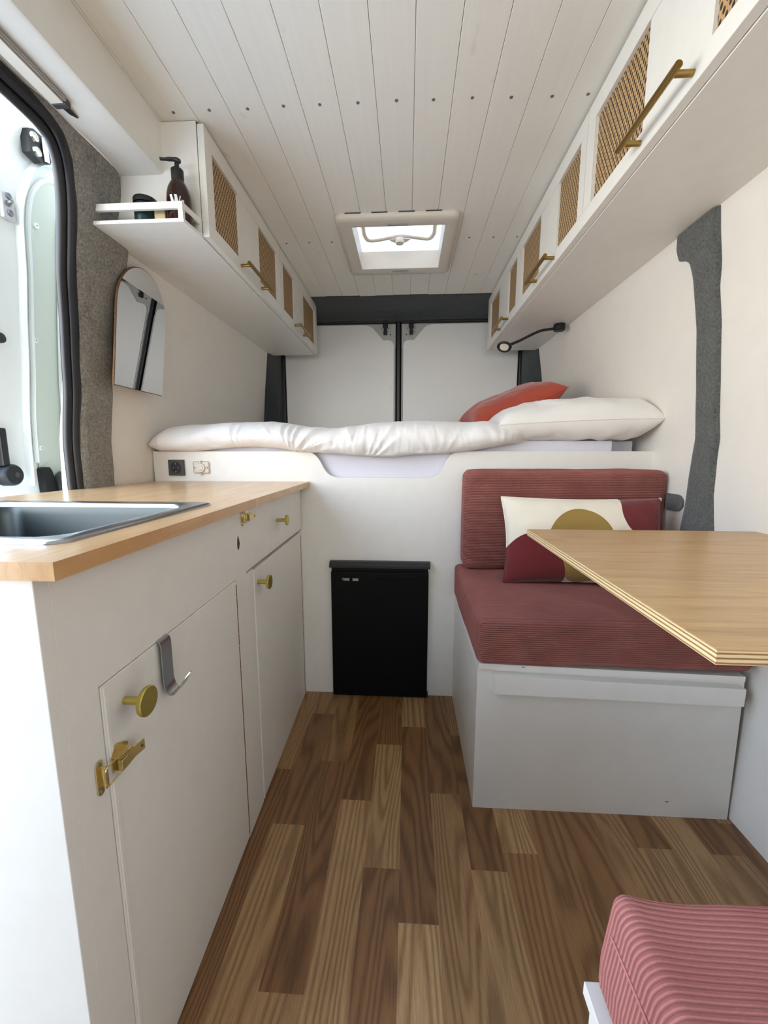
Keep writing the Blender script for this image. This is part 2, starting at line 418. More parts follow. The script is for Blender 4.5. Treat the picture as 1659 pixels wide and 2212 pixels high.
# ceiling boards with V grooves and an opening for the roof hatch
HX0, HX1, HY0, HY1 = -.222, .138, 1.690, 2.055
def make_ceiling():
    bm = bmesh.new(); lay = bm.loops.layers.float_color.new('tone'); rnd = random.Random(5)
    p = .096; yend = 2.425; y0 = -1.75
    def board(xa, xb, ya, yb, c):
        g = .0005; xa += g; xb -= g; b = .0010
        prof = [(xa, ZC+.012), (xa, ZC+b), (xa+b, ZC), (xb-b, ZC), (xb, ZC+b), (xb, ZC+.012)]
        A = [bm.verts.new((x, ya, z)) for x, z in prof]; B = [bm.verts.new((x, yb, z)) for x, z in prof]
        fs = []
        for i in range(5): fs.append(bm.faces.new((A[i], A[i+1], B[i+1], B[i])))
        fs.append(bm.faces.new(A[::-1])); fs.append(bm.faces.new(B)); fs.append(bm.faces.new((A[0], B[0], B[5], A[5])))
        for f in fs:
            for lp in f.loops: lp[lay] = c
    x = .010 - 9*p
    while x < .74:
        xa, xb = x, x+p
        segs = [(y0, yend + rnd.uniform(-.006, .006))]
        j = .665 if False else None
        if xa < HX1 - .005 and xb > HX0 + .005:
            if xa >= HX0 - .03 and xb <= HX1 + .03: segs = [(y0, HY0), (HY1, segs[0][1])]
            else: segs = [(y0, HY0), (HY1, segs[0][1])]
        if abs((xa+xb)/2 + .45) < .06 or abs((xa+xb)/2 - .34) < .05 :
            segs = [(y0, 1.6615), (1.6625, segs[-1][1])]
        for a, b in segs:
            board(xa, xb, a, b, (rnd.random(), rnd.random(), rnd.random(), 1))
        if xa < HX1 < xb: board(HX1+.012, xb, HY0, HY1, (rnd.random(), rnd.random(), rnd.random(), 1))
        x += p
    me = bpy.data.meshes.new('ceiling'); bm.normal_update(); bmesh.ops.recalc_face_normals(bm, faces=bm.faces[:]); bm.to_mesh(me); bm.free()
    me.materials.append(M['ceil']); o = bpy.data.objects.new('ceiling', me); COL.objects.link(o); tag(o, kind='structure')
    for pts in ([(-.618, 1.16), (-.521, 1.158), (-.42, 1.16), (-.325, 1.157), (-.231, 1.158), (-.133, 1.158), (-.035, 1.157), (.058, 1.16), (.155, 1.16), (.252, 1.164), (.353, 1.167), (.44, 1.166)],
                [(-.52, 1.833), (-.422, 1.831), (-.326, 1.833), (.248, 1.828), (.347, 1.831), (.443, 1.833)]):
        for (sx, sy) in pts:
            m = MB(); m.lathe([(.0012, .0), (.0042, .0003), (.0044, .002)], (sx, sy, ZC-.0012), 14)
            build('screw', m, M['screw'], o, True)
    # backing board above the grooves
    m = MB()
    for (a, b, c, d) in ((-.9, HX0, -1.75, 2.72), (HX1, .8, -1.75, 2.72), (HX0, HX1, -1.75, HY0), (HX0, HX1, HY1, 2.72)):
        m.box(a, b, c, d, ZC+.0125, ZC+.028)
    build('backing_board', m, M['tan'], o)
    return o
CEIL = make_ceiling()

# side walls (curved boards)
def wall(P, y0, yend, out, zs, ybase=None):
    m = MB(); n = len(zs)
    vs = []; fs = []
    for z in zs:
        x = interp(P, z); ye = yend(z) if callable(yend) else yend
        vs += [(x, y0, z), (x, ye, z), (x+out, ye, z), (x+out, y0, z)]
    for i in range(n-1):
        for k in range(4): fs.append((i*4+k, i*4+(k+1) % 4, (i+1)*4+(k+1) % 4, (i+1)*4+k))
    fs += [(0, 1, 2, 3), tuple((n-1)*4+k for k in range(4))]
    m.add(vs, fs); return m
ZS = [0, .2, .42, .6, .75, .85, .93, 1.0, 1.06, 1.12, 1.18, 1.24, 1.3, 1.36, 1.42, 1.48, 1.55, 1.62, 1.7, 1.78, 1.86]
struct('wall_right', wall(RP, -1.75, endR, .06, ZS), M['wallwhite'], smooth=True)
WL = struct('wall_left', wall(LP, 1.14, endL, -.05, ZS), M['wallwhite'], smooth=True)
struct('wall_left_front', wall(LP, -1.75, -.26, -.05, ZS), M['cab'], smooth=True)
m = MB(); m.box(-1.05, .95, 2.745, 2.775, -.03, 1.9); m.box(-1.05, -1.02, 2.2, 2.745, -.03, 1.9); m.box(.92, .95, 2.2, 2.745, -.03, 1.9); m.box(-1.02, .92, 2.30, 2.745, 1.87, 1.9); struct('leak_shell', m, M['dark'])  # unseen dark shell round the rear, added to stop light leaking in
m = MB(); m.box(-1.03, .93, -1.78, -1.75, -.03, .95); m.box(-1.03, .93, -1.78, -1.75, 1.55, 1.88)
m.box(-1.03, -.62, -1.78, -1.75, .95, 1.55); m.box(.53, .93, -1.78, -1.75, .95, 1.55); struct('wall_front', m, M['cab'])
m = MB(); m.box(-6, 5, -6, 6, -.62, -.55); struct('ground', m, M['ground'])

# white bulkhead above the sliding door
m = MB()
P = [(-.668, 1.8385), (-.6705, 1.80), (-.671, 1.720), (-.673, 1.714), (-.678, 1.7115), (-.828, 1.7115), (-.83, 1.730), (-.80, 1.8385)]
vs = [(x, -1.70, z) for x, z in P] + [(x, 1.186, z) for x, z in P]; n = len(P)
m.add(vs, [tuple(range(n)), tuple(range(2*n-1, n-1, -1))] + [(k, k+n, (k+1) % n+n, (k+1) % n) for k in range(n)])
struct('trim_1', m, M['white'], smooth=True, label='white painted bulkhead box above the sliding door opening')

# felt header above the rear doors
m = MB()
def hdr(u, v):
    x = -.64 + u*1.19
    pr = [(2.421, 1.846), (2.430, 1.838), (2.47, 1.832), (2.54, 1.825), (2.60, 1.814), (2.640, 1.797), (2.660, 1.783), (2.672, 1.779), (2.685, 1.790), (2.69, 1.86)]
    t = v*(len(pr)-1); i = min(int(t), len(pr)-2); f = t-i
    y = pr[i][0]*(1-f)+pr[i+1][0]*f; z = pr[i][1]*(1-f)+pr[i+1][1]*f
    z += .006*noise.noise(Vector((x*4, v*3, 0)))*(1 if v < .9 else 0)*min(1, v*5)
    return (x, y, z)
m.grid(60, 30, hdr)
struct('trim_2', m, M['feltdark'], smooth=True, angle=180, label='dark felt covered header above the rear doors')

# felt corner pillars beside the rear doors
def rear_pillar(sgn):
    m = MB()
    P, E = (XL, endL) if sgn < 0 else (XR, endR)
    xi = -.822 if sgn < 0 else .712
    def fn(u, v):
        z = .98 + u*.80
        xw = P(z); ye = E(z)-.004
        t = v
        x = xw*(1-t) + (xi + (-.012 if sgn < 0 else .012)*(1.56-z))*t
        y = ye*(1-t) + 2.692*t
        bul = sin(pi*t)**.7*.014
        return (x - (x-0)*.0 + (-sgn)*bul*.6, y-bul, z)
    m.grid(40, 14, fn)
    o = struct('trim_3' if sgn < 0 else 'trim_4', m, M['feltdark'], smooth=True, angle=180,
               label='dark felt corner pillar left of the rear doors' if sgn < 0 else 'dark felt corner pillar right of the rear doors')
    m = MB()
    # raised access pad on the pillar
    def pad(u, v):
        z = 1.385 - u*.38; zz = min(z, 1.385)
        top = 1.385 - .02*(1-sqrt(max(0, 1-(2*v-1)**2)))*3
        z = top - u*(top-1.0)
        xw = P(z); ye = E(z)-.004; t = .06+.78*v
        x = xw*(1-t) + (xi + (-.012 if sgn < 0 else .012)*(1.56-z))*t
        y = ye*(1-t) + 2.692*t; bul = sin(pi*t)**.7*.014
        e = min(1, min(v, 1-v, u)*9)*.006 + .0005
        return (x+(-sgn)*(bul*.6+e*.6), y-bul-e, z)
    m.grid(20, 16, pad)
    build('pad', m, M['feltdark'], o, True, angle=180)
    if sgn < 0:
        for (sx, sz) in ((-.895, 1.271), (-.836, 1.268)):
            m = MB(); m.cyl((sx, 2.625 if sx < -.86 else 2.662, sz), (sx+.002, 2.700, sz), .004, n=12); build('hole_plug', m, M['black'], o)
rear_pillar(-1); rear_pillar(1)

# rear doors
def rear_door(x0, x1, sgn, name, lab):
    """sgn -1: left door (inner edge at x1)"""
    inner = x1 if sgn < 0 else x0
    m = MB(); m.box(x0, x1, 2.706, 2.74, .02, 1.772, .004)
    d = struct(name, m, M['metalwhite'], label=lab)
    # liner with the cut-out corner at the latch
    s = 1 if sgn < 0 else -1
    def X(dx): return inner - s*dx
    e = .012
    pts = [(X(e), .03), (X(e), 1.630), (X(.014), 1.645), (X(.020), 1.658), (X(.030), 1.666), (X(.042), 1.669), (X(.078), 1.669), (X(.085), 1.675)]
    pts += [(X(.085+.06*t), 1.675+.068*t) for t in (.35, .7, 1.0)]
    pts += [(X(.160), 1.753), (X(.180), 1.760), (X(.205), 1.763)]
    far = x0 if sgn < 0 else x1
    fx = far + s*.006
    pts += [(fx+s*.02, 1.763), (fx, 1.75), (fx, .03)]
    m = MB(); m.prism([(x, 2.698, z) for x, z in pts], (0, 1, 0), .008)
    build('liner_panel', m, M['liner'], d)
    m = MB(); m.cyl((X(.006), 2.702, .1), (X(.006), 2.702, 1.62), .0045, n=10); build('edge_trim', m, M['metalwhite'], d, True)
    # latch
    lx = -.146 if sgn < 0 else .018
    m = MB(); m.box(lx-.019, lx+.019, 2.676, 2.69, 1.765, 1.800, .004); m.box(lx-.016, lx+.016, 2.684, 2.70, 1.742, 1.768, .005); m.box(lx-.010, lx+.010, 2.69, 2.706, 1.712, 1.745, .002)
    m.box(lx-.012, lx+.012, 2.688, 2.706, 1.702, 1.722, .002)
    la = build('latch', m, M['black'], d)
    m = MB()
    for q in (-.014, .014): m.cyl((lx+q, 2.674, 1.775), (lx+q, 2.674, 1.798), .0022, n=8)
    build('latch_pin', m, M['steel'], la, True)
    for (qx, qz) in ((-.024, 1.741), (.024, 1.745), (.024, 1.722)):
        m = MB(); m.lathe([(.001, -.004), (.005, -.004), (.0065, 0)], (lx+qx, 2.706, qz), 12, 'y'); build('bolt', m, M['steel'], d, True)
    m = MB(); m.lathe([(.0008, -.0015), (.004, -.0015), (.0045, 0)], (lx + (.033 if sgn < 0 else -.030), 2.706, 1.706), 12, 'y'); build('hole', m, M['black'], d)
    for (qx, qz) in ((X(.030), 1.60), (X(.030), 1.38), (X(.35), 1.752), (fx+s*.02, 1.28)):
        m = MB(); m.lathe([(.001, -.0018), (.005, -.0015), (.0065, .0)], (qx, 2.698, qz), 14, 'y'); build('rivet', m, M['liner'], d, True)
rear_door(-.802, -.080, -1, 'door_1', 'left white rear door seen from inside')
rear_door(-.044, .696, 1, 'door_2', 'right white rear door seen from inside')
m = MB()
m.box(-.073, -.052, 2.690, 2.742, .02, 1.775, .003)
m.box(-.80, .70, 2.676, 2.745, 1.7735, 1.80, .004)
m.box(-.835, -.803, 2.684, 2.745, .3, 1.80, .006); m.box(.697, .722, 2.684, 2.745, .3, 1.80, .006)
struct('trim_5', m, M['rubber'], label='black rubber seals around the two rear doors')

# felt pillar on the right wall
def right_felt():
    A = [(.45, 1.15), (.60, 1.152), (.70, 1.165), (.78, 1.182), (.84, 1.193), (.95, 1.196), (1.06, 1.192), (1.2, 1.176), (1.38, 1.152), (1.435, 1.134), (1.45, 1.131), (1.50, 1.121), (1.549, 1.109)]
    B = [(.45, 1.335), (.60, 1.330), (.717, 1.312), (.80, 1.300), (.887, 1.298), (1.067, 1.281), (1.2, 1.262), (1.36, 1.240), (1.434, 1.232), (1.468, 1.234), (1.480, 1.242), (1.486, 1.255), (1.488, 1.274), (1.52, 1.276), (1.549, 1.262)]
    m = MB()
    def fn(u, v):
        z = .45 + u*1.099
        a = interp(A, z); b = interp(B, z); y = a*(1-v)+b*v
        e = .010*min(1, min(v, 1-v)*14)**.5
        wv = .0015*noise.noise(Vector((y*9, z*9, 1)))
        return (interp(RP, z)-e-wv, y, z)
    m.grid(120, 18, fn)
    struct('trim_6', m, M['felt'], smooth=True, angle=180, label='grey felt covered pillar on the right wall beside the table')
right_felt()
m = MB()
vs = [(.8715, 1.375, .772)]
for k in range(13):
    t = -pi/2 + pi*k/12; vs.append((.8715, 1.34-.030*cos(t), .80+.027*sin(t)))
m.prism(vs[1:] + [(.8715, 1.39, .827), (.8715, 1.39, .773)], (-1, 0, 0), .008)
tag(build('felt_cap', m, M['felt']), 'small rounded grey felt cap peeking out right of the rose backrest cushion', 'wall cap')

# felt pillar on the left wall
def left_felt():
    A = [(.80, 1.148), (.868, 1.146), (1.129, 1.134), (1.3, 1.104), (1.417, 1.077), (1.581, 1.046), (1.65, 1.022), (1.69, .985), (1.7105, .900)]
    B = [(.80, 1.285), (.859, 1.282), (1.0, 1.276), (1.146, 1.268), (1.3, 1.245), (1.419, 1.232), (1.47, 1.238), (1.50, 1.262), (1.545, 1.262), (1.60, 1.235), (1.70, 1.190), (1.7105, 1.186)]
    m = MB()
    def fn(u, v):
        z = .80 + u*.9105
        a = interp(A, z); b = interp(B, z)
        y = a*(1-v)+b*v
        e = .016*min(1, (1-v)*9)**.5*min(1, .25+v*5)**.5
        wv = .002*noise.noise(Vector((y*12, z*12, 5)))
        return (interp(LP, z)+e+wv, y, z)
    m.grid(140, 24, fn)
    struct('trim_7', m, M['feltlit'], smooth=True, angle=180, label='grey felt covered pillar between sliding door and mirror')
left_felt()

# rubber seal round the sliding door opening
def smoothpath(p, k=4):
    p = [Vector(q) for q in p]; out = []
    for i in range(len(p)-1):
        p0 = p[max(i-1, 0)]; p1 = p[i]; p2 = p[i+1]; p3 = p[min(i+2, len(p)-1)]
        for j in range(k):
            t = j/k
            out.append(.5*((2*p1)+(-p0+p2)*t+(2*p0-5*p1+4*p2-p3)*t*t+(-p0+3*p1-3*p2+p3)*t**3))
    out.append(p[-1]); return out
SE = [(1.157, .30), (1.157, .80), (1.153, .90), (1.149, 1.0), (1.142, 1.13), (1.128, 1.22), (1.109, 1.32), (1.086, 1.417), (1.073, 1.50), (1.060, 1.575), (1.040, 1.640), (1.012, 1.682), (.975, 1.702), (.92, 1.708), (.80, 1.709), (.5, 1.709), (-.42, 1.709)]  # seal path worked out from image pixels cast onto the wall profile
mp = []; lp = []
for i, (y, z) in enumerate(SE):
    a = SE[max(i-1, 0)]; b = SE[min(i+1, len(SE)-1)]; d = Vector((b[0]-a[0], b[1]-a[1])).normalized(); nn = Vector((-d.y, d.x))  # towards the opening
    if nn.x > 0 or nn.y > .01: nn = -nn
    mp.append((interp(LP, z)-.004, y+nn.x*.006, z+nn.y*.006)); lp.append((interp(LP, z+nn.y*.024)-.012, y+nn.x*.024, z+nn.y*.024))
m = MB(); m.tube(smoothpath(mp), .0145, 12); m.tube(smoothpath(lp), .0115, 10)
struct('trim_8', m, M['rubber'], smooth=True, label='black rubber seal round the sliding door opening')

# sliding door pushed open outside the van
def DX(z): return interp(LP, z) - .20  # door pushed farther out along the camera rays, points re-derived from image pixels
def sliding():
    m = MB(); zs = [-.10, .2, .5, .75, .85, .92, 1.0, 1.08, 1.18, 1.28, 1.38, 1.47, 1.55, 1.63, 1.69, 1.74, 1.787]
    vs = []; fs = []
    for z in zs:
        x = DX(z); y0 = 1.055
        vs += [(x, y0, z), (x, 2.35, z), (x-.035, 2.35, z), (x-.035, y0, z)]
    n = len(zs)
    for i in range(n-1):
        for k in range(4): fs.append((i*4+k, i*4+(k+1) % 4, (i+1)*4+(k+1) % 4, (i+1)*4+k))
    fs += [(0, 1, 2, 3), tuple((n-1)*4+k for k in range(4))]
    m.add(vs, fs)
    o = struct('door_3', m, M['extwhite'], smooth=True, label='open white sliding door outside the side opening')
    B = [(.86, 1.219), (.92, 1.219), (1.206, 1.200), (1.451, 1.164), (1.558, 1.142), (1.61, 1.137), (1.645, 1.140), (1.675, 1.153), (1.693, 1.168), (1.706, 1.190), (1.712, 1.22)]
    E = [(.5, 1.322), (.917, 1.320), (1.109, 1.305), (1.6, 1.228), (1.72, 1.212)]
    m = MB()
    m.grid(70, 6, lambda u, v: (DX(.55+u*1.16)+.006, interp(B, .55+u*1.16)*(1-v)+(interp(E, .55+u*1.16)+.001)*v, .55+u*1.16))
    build('liner_panel', m, M['panelgreen'], o, True)
    m = MB(); pth = [(DX(z)+.005, interp(B, z)-.004, z) for z in (.93, 1.06, 1.206, 1.33, 1.451, 1.558, 1.61, 1.645, 1.675, 1.693, 1.706)]
    pth.append((DX(1.716)+.005, 1.225, 1.716)); m.tube(smoothpath(pth, 3), .0060, 8)
    build('liner_edge', m, M['extwhite'], o, True)
    m = MB(); pth = [(DX(z)+.003, interp(B, z)-.030, z) for z in (.86, 1.06, 1.206, 1.33, 1.451, 1.558, 1.61, 1.655)]
    pth += [(DX(1.70)+.003, 1.128, 1.700), (DX(1.728)+.003, 1.150, 1.728), (DX(1.742)+.003, 1.19, 1.742)]; m.tube(smoothpath(pth, 3), .015, 8, flat=.5, up=(0, 1, 0))
    build('pressing', m, M['extwhite'], o, True)
    m = MB(); m.grid(20, 3, lambda u, v: (DX(.92+u*.70)+.012, interp(E, .92+u*.70)-.012+v*.05, .92+u*.70)); build('bright_strip', m, M['extwhite'], o, True)
    for (y, z) in ((1.156, 1.579), (1.192, 1.289), (1.229, .975)):
        m = MB(); m.lathe([(.0015, .0045), (.007, .004), (.0085, 0)], (DX(z)+.006, y, z), 16, 'x'); sc = build('screw', m, M['extwhite'], o, True)
        m = MB(); m.lathe([(.0005, .0052), (.0020, .0050), (.0021, .004)], (DX(z)+.006, y, z), 8, 'x'); build('screw_recess', m, M['screw'], sc)
    xb = DX(1.75)
    m = MB(); m.prism([(xb, 1.088, 1.715), (xb, 1.088, 1.768), (xb, 1.105, 1.778), (xb, 1.150, 1.775), (xb, 1.158, 1.745), (xb, 1.148, 1.722), (xb, 1.120, 1.708)], (1, 0, 0), .022)
    h = build('roller_bracket', m, M['black'], o)
    for (y, z) in ((1.104, 1.758), (1.108, 1.727)):
        m = MB(); m.lathe([(.002, .006), (.010, .005), (.012, 0)], (xb+.022, y, z), 18, 'x'); build('roller', m, M['steel'], h, True)
    m = MB(); m.tube([(xb+.026, 1.130, 1.770), (xb+.028, 1.128, 1.745), (xb+.024, 1.134, 1.718)], .0065, 8); build('arm', m, M['steel'], h, True)
    z0 = 1.59; m = MB(); m.box(DX(z0)-.004, DX(z0)+.006, 1.062, 1.096, 1.553, 1.627, .003)
    h = build('striker_plate', m, M['metalwhite'], o)
    for z in (1.610, 1.570):
        m = MB(); m.lathe([(.003, .003), (.0065, .004), (.008, 0)], (DX(z0)+.006, 1.080, z), 14, 'x'); build('bolt', m, M['screw'], h, True)
    m = MB(); m.cyl((DX(z0)+.004, 1.078, 1.591), (DX(z0)+.024, 1.070, 1.591), .0075, .004, 12); build('pin', m, M['steel'], h, True)
    m = MB(); x = DX(.88)
    m.prism([(x, 1.222, .78), (x, 1.216, .908), (x, 1.222, .915), (x, 1.240, .914), (x, 1.248, .903), (x, 1.262, .852), (x, 1.266, .78)], (1, 0, 0), .024)
    h = build('door_handle', m, M['black'], o)
    m = MB(); m.prism([(x+.01, 1.264, .78), (x+.01, 1.264, .862), (x+.01, 1.270, .886), (x+.01, 1.288, .898), (x+.01, 1.314, .899), (x+.01, 1.322, .889), (x+.01, 1.320, .866), (x+.01, 1.302, .850), (x+.01, 1.292, .78)], (1, 0, 0), .03)
    build('lever', m, M['anth'], h)
    m = MB(); m.lathe([(.001, .036), (.026, .034), (.031, .028), (.032, 0)], (DX(.896), 1.112, .896), 32, 'x')
    k = build('lock_knob', m, M['black'], o, True)
    m = MB(); m.lathe([(.0055, .0375), (.0078, .0375), (.0078, .036)], (DX(.896), 1.116, .896), 6, 'x'); build('hex_socket', m, M['anth'], k)
    m = MB(); m.box(DX(1.0)+.002, DX(1.0)+.022, 1.088, 1.109, .922, 1.03, .004); build('bar', m, M['black'], k)
    m = MB(); m.lathe([(.002, .012), (.013, .009), (.014, 0)], (DX(1.27), 1.092, 1.27), 16, 'x'); build('buffer', m, M['black'], o, True)
sliding()

# strip light under the bulkhead
r = root('strip_light', (-.752, .62, 1.711), 'slim aluminium strip light with black end plug under the white bulkhead', 'strip light')
m = MB(); m.box(-.772, -.732, .25, .938, 1.700, 1.7113, .003); build('profile', m, M['steel'], r)
m = MB(); m.box(-.767, -.738, .252, .936, 1.697, 1.7005, .0015); build('diffuser', m, M['cream'], r)
m = MB(); m.box(-.770, -.735, .938, .954, 1.699, 1.7113, .003); build('end_cap', m, M['anth'], r)
m = MB(); m.tube([(-.752, .952, 1.706), (-.752, .972, 1.707), (-.751, .990, 1.7095)], [.006, .005, .0015], 10); build('plug', m, M['black'], r, True)

# roof hatch
HX0i, HX1i = HX0, HX1
def hatch():
    w = tag(bpy.data.objects.new('window_1', None), 'cream framed roof hatch with clear dome in the boarded ceiling', None, None, 'structure'); COL.objects.link(w)
    w.location = (-.045, 1.87, ZC); ORG[w.name] = Vector(w.location)
    # frame: rounded outer, rectangular inner
    def rr(x0, x1, y0, y1, r, n=8):
        o = []
        for cx, cy, a in ((x1-r, y0+r, -pi/2), (x1-r, y1-r, 0), (x0+r, y1-r, pi/2), (x0+r, y0+r, pi)):
            for k in range(n+1): t = a+pi/2*k/n; o.append((cx+r*cos(t), cy+r*sin(t)))
        return o
    loops = [(rr(-.283, .190, 1.628, 2.118, .03), ZC-.0005), (rr(-.283, .190, 1.628, 2.118, .03), ZC-.012), (rr(-.278, .185, 1.633, 2.113, .028), ZC-.019), (rr(-.262, .172, 1.648, 2.098, .02), ZC-.022),
             (rr(-.226, .142, 1.684, 2.052, .006), ZC-.022), (rr(-.221, .137, 1.689, 2.047, .004), ZC-.020), (rr(-.219, .135, 1.691, 2.045, .004), ZC+.055)]
    m = MB(); n = len(loops[0][0]); vs = [(x, y, z) for L, z in loops for x, y in L]
    fs = [(i*n+k, i*n+(k+1) % n, (i+1)*n+(k+1) % n, (i+1)*n+k) for i in range(len(loops)-1) for k in range(n)]
    m.add(vs, fs)
    build('window_frame', m, M['cream'], w, True, angle=50)
    m = MB()
    for x in (-.24, -.14, -.04, .06): m.box(x+.00, x+.06, 1.6265, 1.6285, ZC-.004, ZC-.0005)
    build('vent_slot', m, M['anth'], w)
    for (y, x) in ((1.673, -.045), (2.066, -.04)):
        m = MB(); m.box(x-.038, x+.038, y-.004, y+.004, ZC-.0245, ZC-.021, .001); build('pull_tab', m, M['greyplastic'], w)
    # dome
    m = MB()
    def dome(u, v):
        a, b = 2*u-1, 2*v-1
        h = (1-a**6)*(1-b**6)
        return (-.042+a*.205, 1.868+b*.205, ZC+.058+.075*max(0, h)**.5)
    m.grid(28, 28, dome); build('pane', m, M['dome'], w, True, angle=180)
    # milky inner tray filling the far half behind the cross bar
    m = MB()
    def tray(u, v):
        a = 2*u-1; y0 = 1.949 + .032*min(1, abs(a)*1.25)**1.3
        return (-.042+a*.176, y0*(1-v)+2.052*v, ZC+.073-.014*v+.010*sin(pi*v))
    m.grid(24, 10, tray); build('tray', m, M['frost'], w, True, angle=180)
    m = MB(); bar = [(x, y, ZC+.073) for x, y in ((-.197, 1.70), (-.198, 1.875), (-.199, 1.930), (-.182, 1.980), (-.123, 1.974), (-.043, 1.949), (.033, 1.967), (.088, 1.980), (.109, 1.938), (.110, 1.885), (.110, 1.70))]
    m.tube(smoothpath(bar, 4), .0100, 10, flat=.7, up=(0, 0, 1))
    b = build('grip_bar', m, M['cream'], w, True)
    m = MB(); m.tube([(-.090, 1.957, ZC+.062), (-.075, 1.957, ZC+.059), (-.055, 1.959, ZC+.057), (-.042, 1.960, ZC+.057), (-.029, 1.959, ZC+.057), (-.009, 1.957, ZC+.059), (.006, 1.957, ZC+.062)],
                     [.002, .012, .021, .024, .021, .012, .002], 14, flat=.25, up=(0, 0, 1))
    build('knob_plate', m, M['cream'], b, True)
    m = MB(); m.lathe([(.001, -.018), (.017, -.017), (.0195, -.012), (.0195, .002)], (-.042, 1.953, ZC+.060), 28); build('knob', m, M['cream'], b, True)
hatch()

# ================================================================== BED
r = root('bed', (-.05, 1.504, 0), 'white painted bed front board with a scooped step opening in its top edge', 'bed')
pts = [(-.966, 0), (-.966, .965), (-.388, .965)]
def bez(a, b, c, d, n=8):
    return [tuple(a[i]*(1-t)**3+3*b[i]*t*(1-t)**2+3*c[i]*t*t*(1-t)+d[i]*t**3 for i in range(2)) for t in [k/n for k in range(1, n+1)]]
pts += bez((-.388, .965), (-.355, .965), (-.338, .955), (-.322, .925)) + bez((-.322, .925), (-.308, .892), (-.292, .868), (-.250, .868))
pts += [(.072, .868)] + bez((.072, .868), (.112, .868), (.126, .894), (.142, .930)) + bez((.142, .930), (.154, .952), (.168, .965), (.202, .965)) + [(.872, .965), (.872, .85), (.862, 0)]
m = MB(); m.prism([(x, 1.495, z) for x, z in pts], (0, 1, 0), .018); build('front_board', m, M['white'], r)
m = MB(); m.box(-.95, .85, 1.52, 2.66, .82, .838); build('slatted_platform', m, M['raw'], r)

# mattress
m = MB()
b = bmesh.new(); bmesh.ops.create_cube(b, size=1); bmesh.ops.bevel(b, geom=b.edges[:], offset=.06, segments=4, affect='EDGES')
for v in b.verts: v.co = Vector((-.055+v.co.x*1.80, 2.09+v.co.y*1.14, .927+v.co.z*.172))
m.bm(b); tag(build('mattress', m, M['sheet'], smooth=True, angle=60), 'mattress in a pale fitted sheet showing in the scooped opening', 'mattress')

# duvet
ZT = [(-.962, 1.012), (-.950, 1.030), (-.935, 1.048), (-.90, 1.063), (-.833, 1.070), (-.72, 1.074), (-.625, 1.078), (-.512, 1.081), (-.439, 1.069), (-.38, 1.060), (-.328, 1.056), (-.255, 1.055), (-.182, 1.064), (-.091, 1.074), (.035, 1.081), (.23, 1.077), (.371, 1.074), (.43, 1.088), (.50, 1.092), (.56, 1.06)]
ZB = [(-.962, .978), (-.93, .968), (-.80, .968), (-.715, .977), (-.554, .983), (-.46, .975), (-.397, .965), (-.275, .957), (-.154, .951), (-.05, .947), (.034, .957), (.135, .960), (.219, .968), (.367, .990), (.45, 1.002), (.56, 1.012)]
def duvet():
    m = MB()
    sec = [(1.56, 0.02), (1.50, -.02), (1.470, .0), (1.452, .12), (1.442, .30), (1.445, .50), (1.462, .70), (1.492, .86), (1.54, .965), (1.60, 1.0), (1.70, .99), (1.9, .93), (2.2, .88), (2.5, .85), (2.62, .60), (2.63, .1)]
    NU, NV = 330, 96
    def fn(u, v):
        x = -.962 + u*1.52
        zt = interp(ZT, x); zb = interp(ZB, x)
        t = v**.85*(len(sec)-1); i = min(int(t), len(sec)-2); f = t-i
        p0 = sec[max(i-1, 0)]; p1 = sec[i]; p2 = sec[i+1]; p3 = sec[min(i+2, len(sec)-1)]
        y = .5*(2*p1[0]+(p2[0]-p0[0])*f+(2*p0[0]-5*p1[0]+4*p2[0]-p3[0])*f*f+(3*p1[0]-p0[0]-3*p2[0]+p3[0])*f**3)
        h = .5*(2*p1[1]+(p2[1]-p0[1])*f+(2*p0[1]-5*p1[1]+4*p2[1]-p3[1])*f*f+(3*p1[1]-p0[1]-3*p2[1]+p3[1])*f**3)
        z = zb + (zt-zb)*h
        y += .010*noise.noise(Vector((x*2.5, 3, 0)))
        # wrinkles: soft radiating folds, stronger in the middle of the front
        amp = .35 + .65*max(0, 1-abs(x+.30)/.55)
        w = 0
        q = Vector((x*8 + 2.2*noise.noise(Vector((x*2, z*8, 4))), y*4, z*9))
        w += .012*noise.noise(q)
        # sharp pulled folds fanning out from a few points on the lower edge
        for (cx, cz, rad, st, fr) in ((-.42, .955, .30, 1.0, 13), (-.16, .93, .28, .9, 10), (-.62, .95, .20, .8, 16), (.10, .92, .25, .7, 9), (.33, .93, .22, .7, 11)):
            dx = x-cx; dz = (z-cz) + .02; rr_ = sqrt(dx*dx+dz*dz)
            if rr_ < rad:
                th = atan2(dz, dx); fall = (1-rr_/rad)**1.2*min(1, rr_/.03)
                rn = 1-abs(noise.noise(Vector((th*fr*.32, rr_*3.5, cx*10))))*3.0
                w += .0115*st*fall*rn
        q3 = Vector((x*38+z*22*sin(x*5), y*10, z*14)); w += .0030*amp*noise.noise(q3)
        ed = 1 if .08 < h < .9 else .55
        y -= w*ed; z += w*.5*ed
        e = min(1, (x+.962)/.05); y += (1-e)*.03
        if x > .33: y += .075*min(1, (x-.33)/.12)**1.5
        return (x, y, z)
    m.grid(NU, NV, fn)
    return tag(build('duvet', m, M['duvet'], smooth=True, angle=180), 'rumpled white cotton duvet hanging over the bed front board', 'duvet')
duvet()

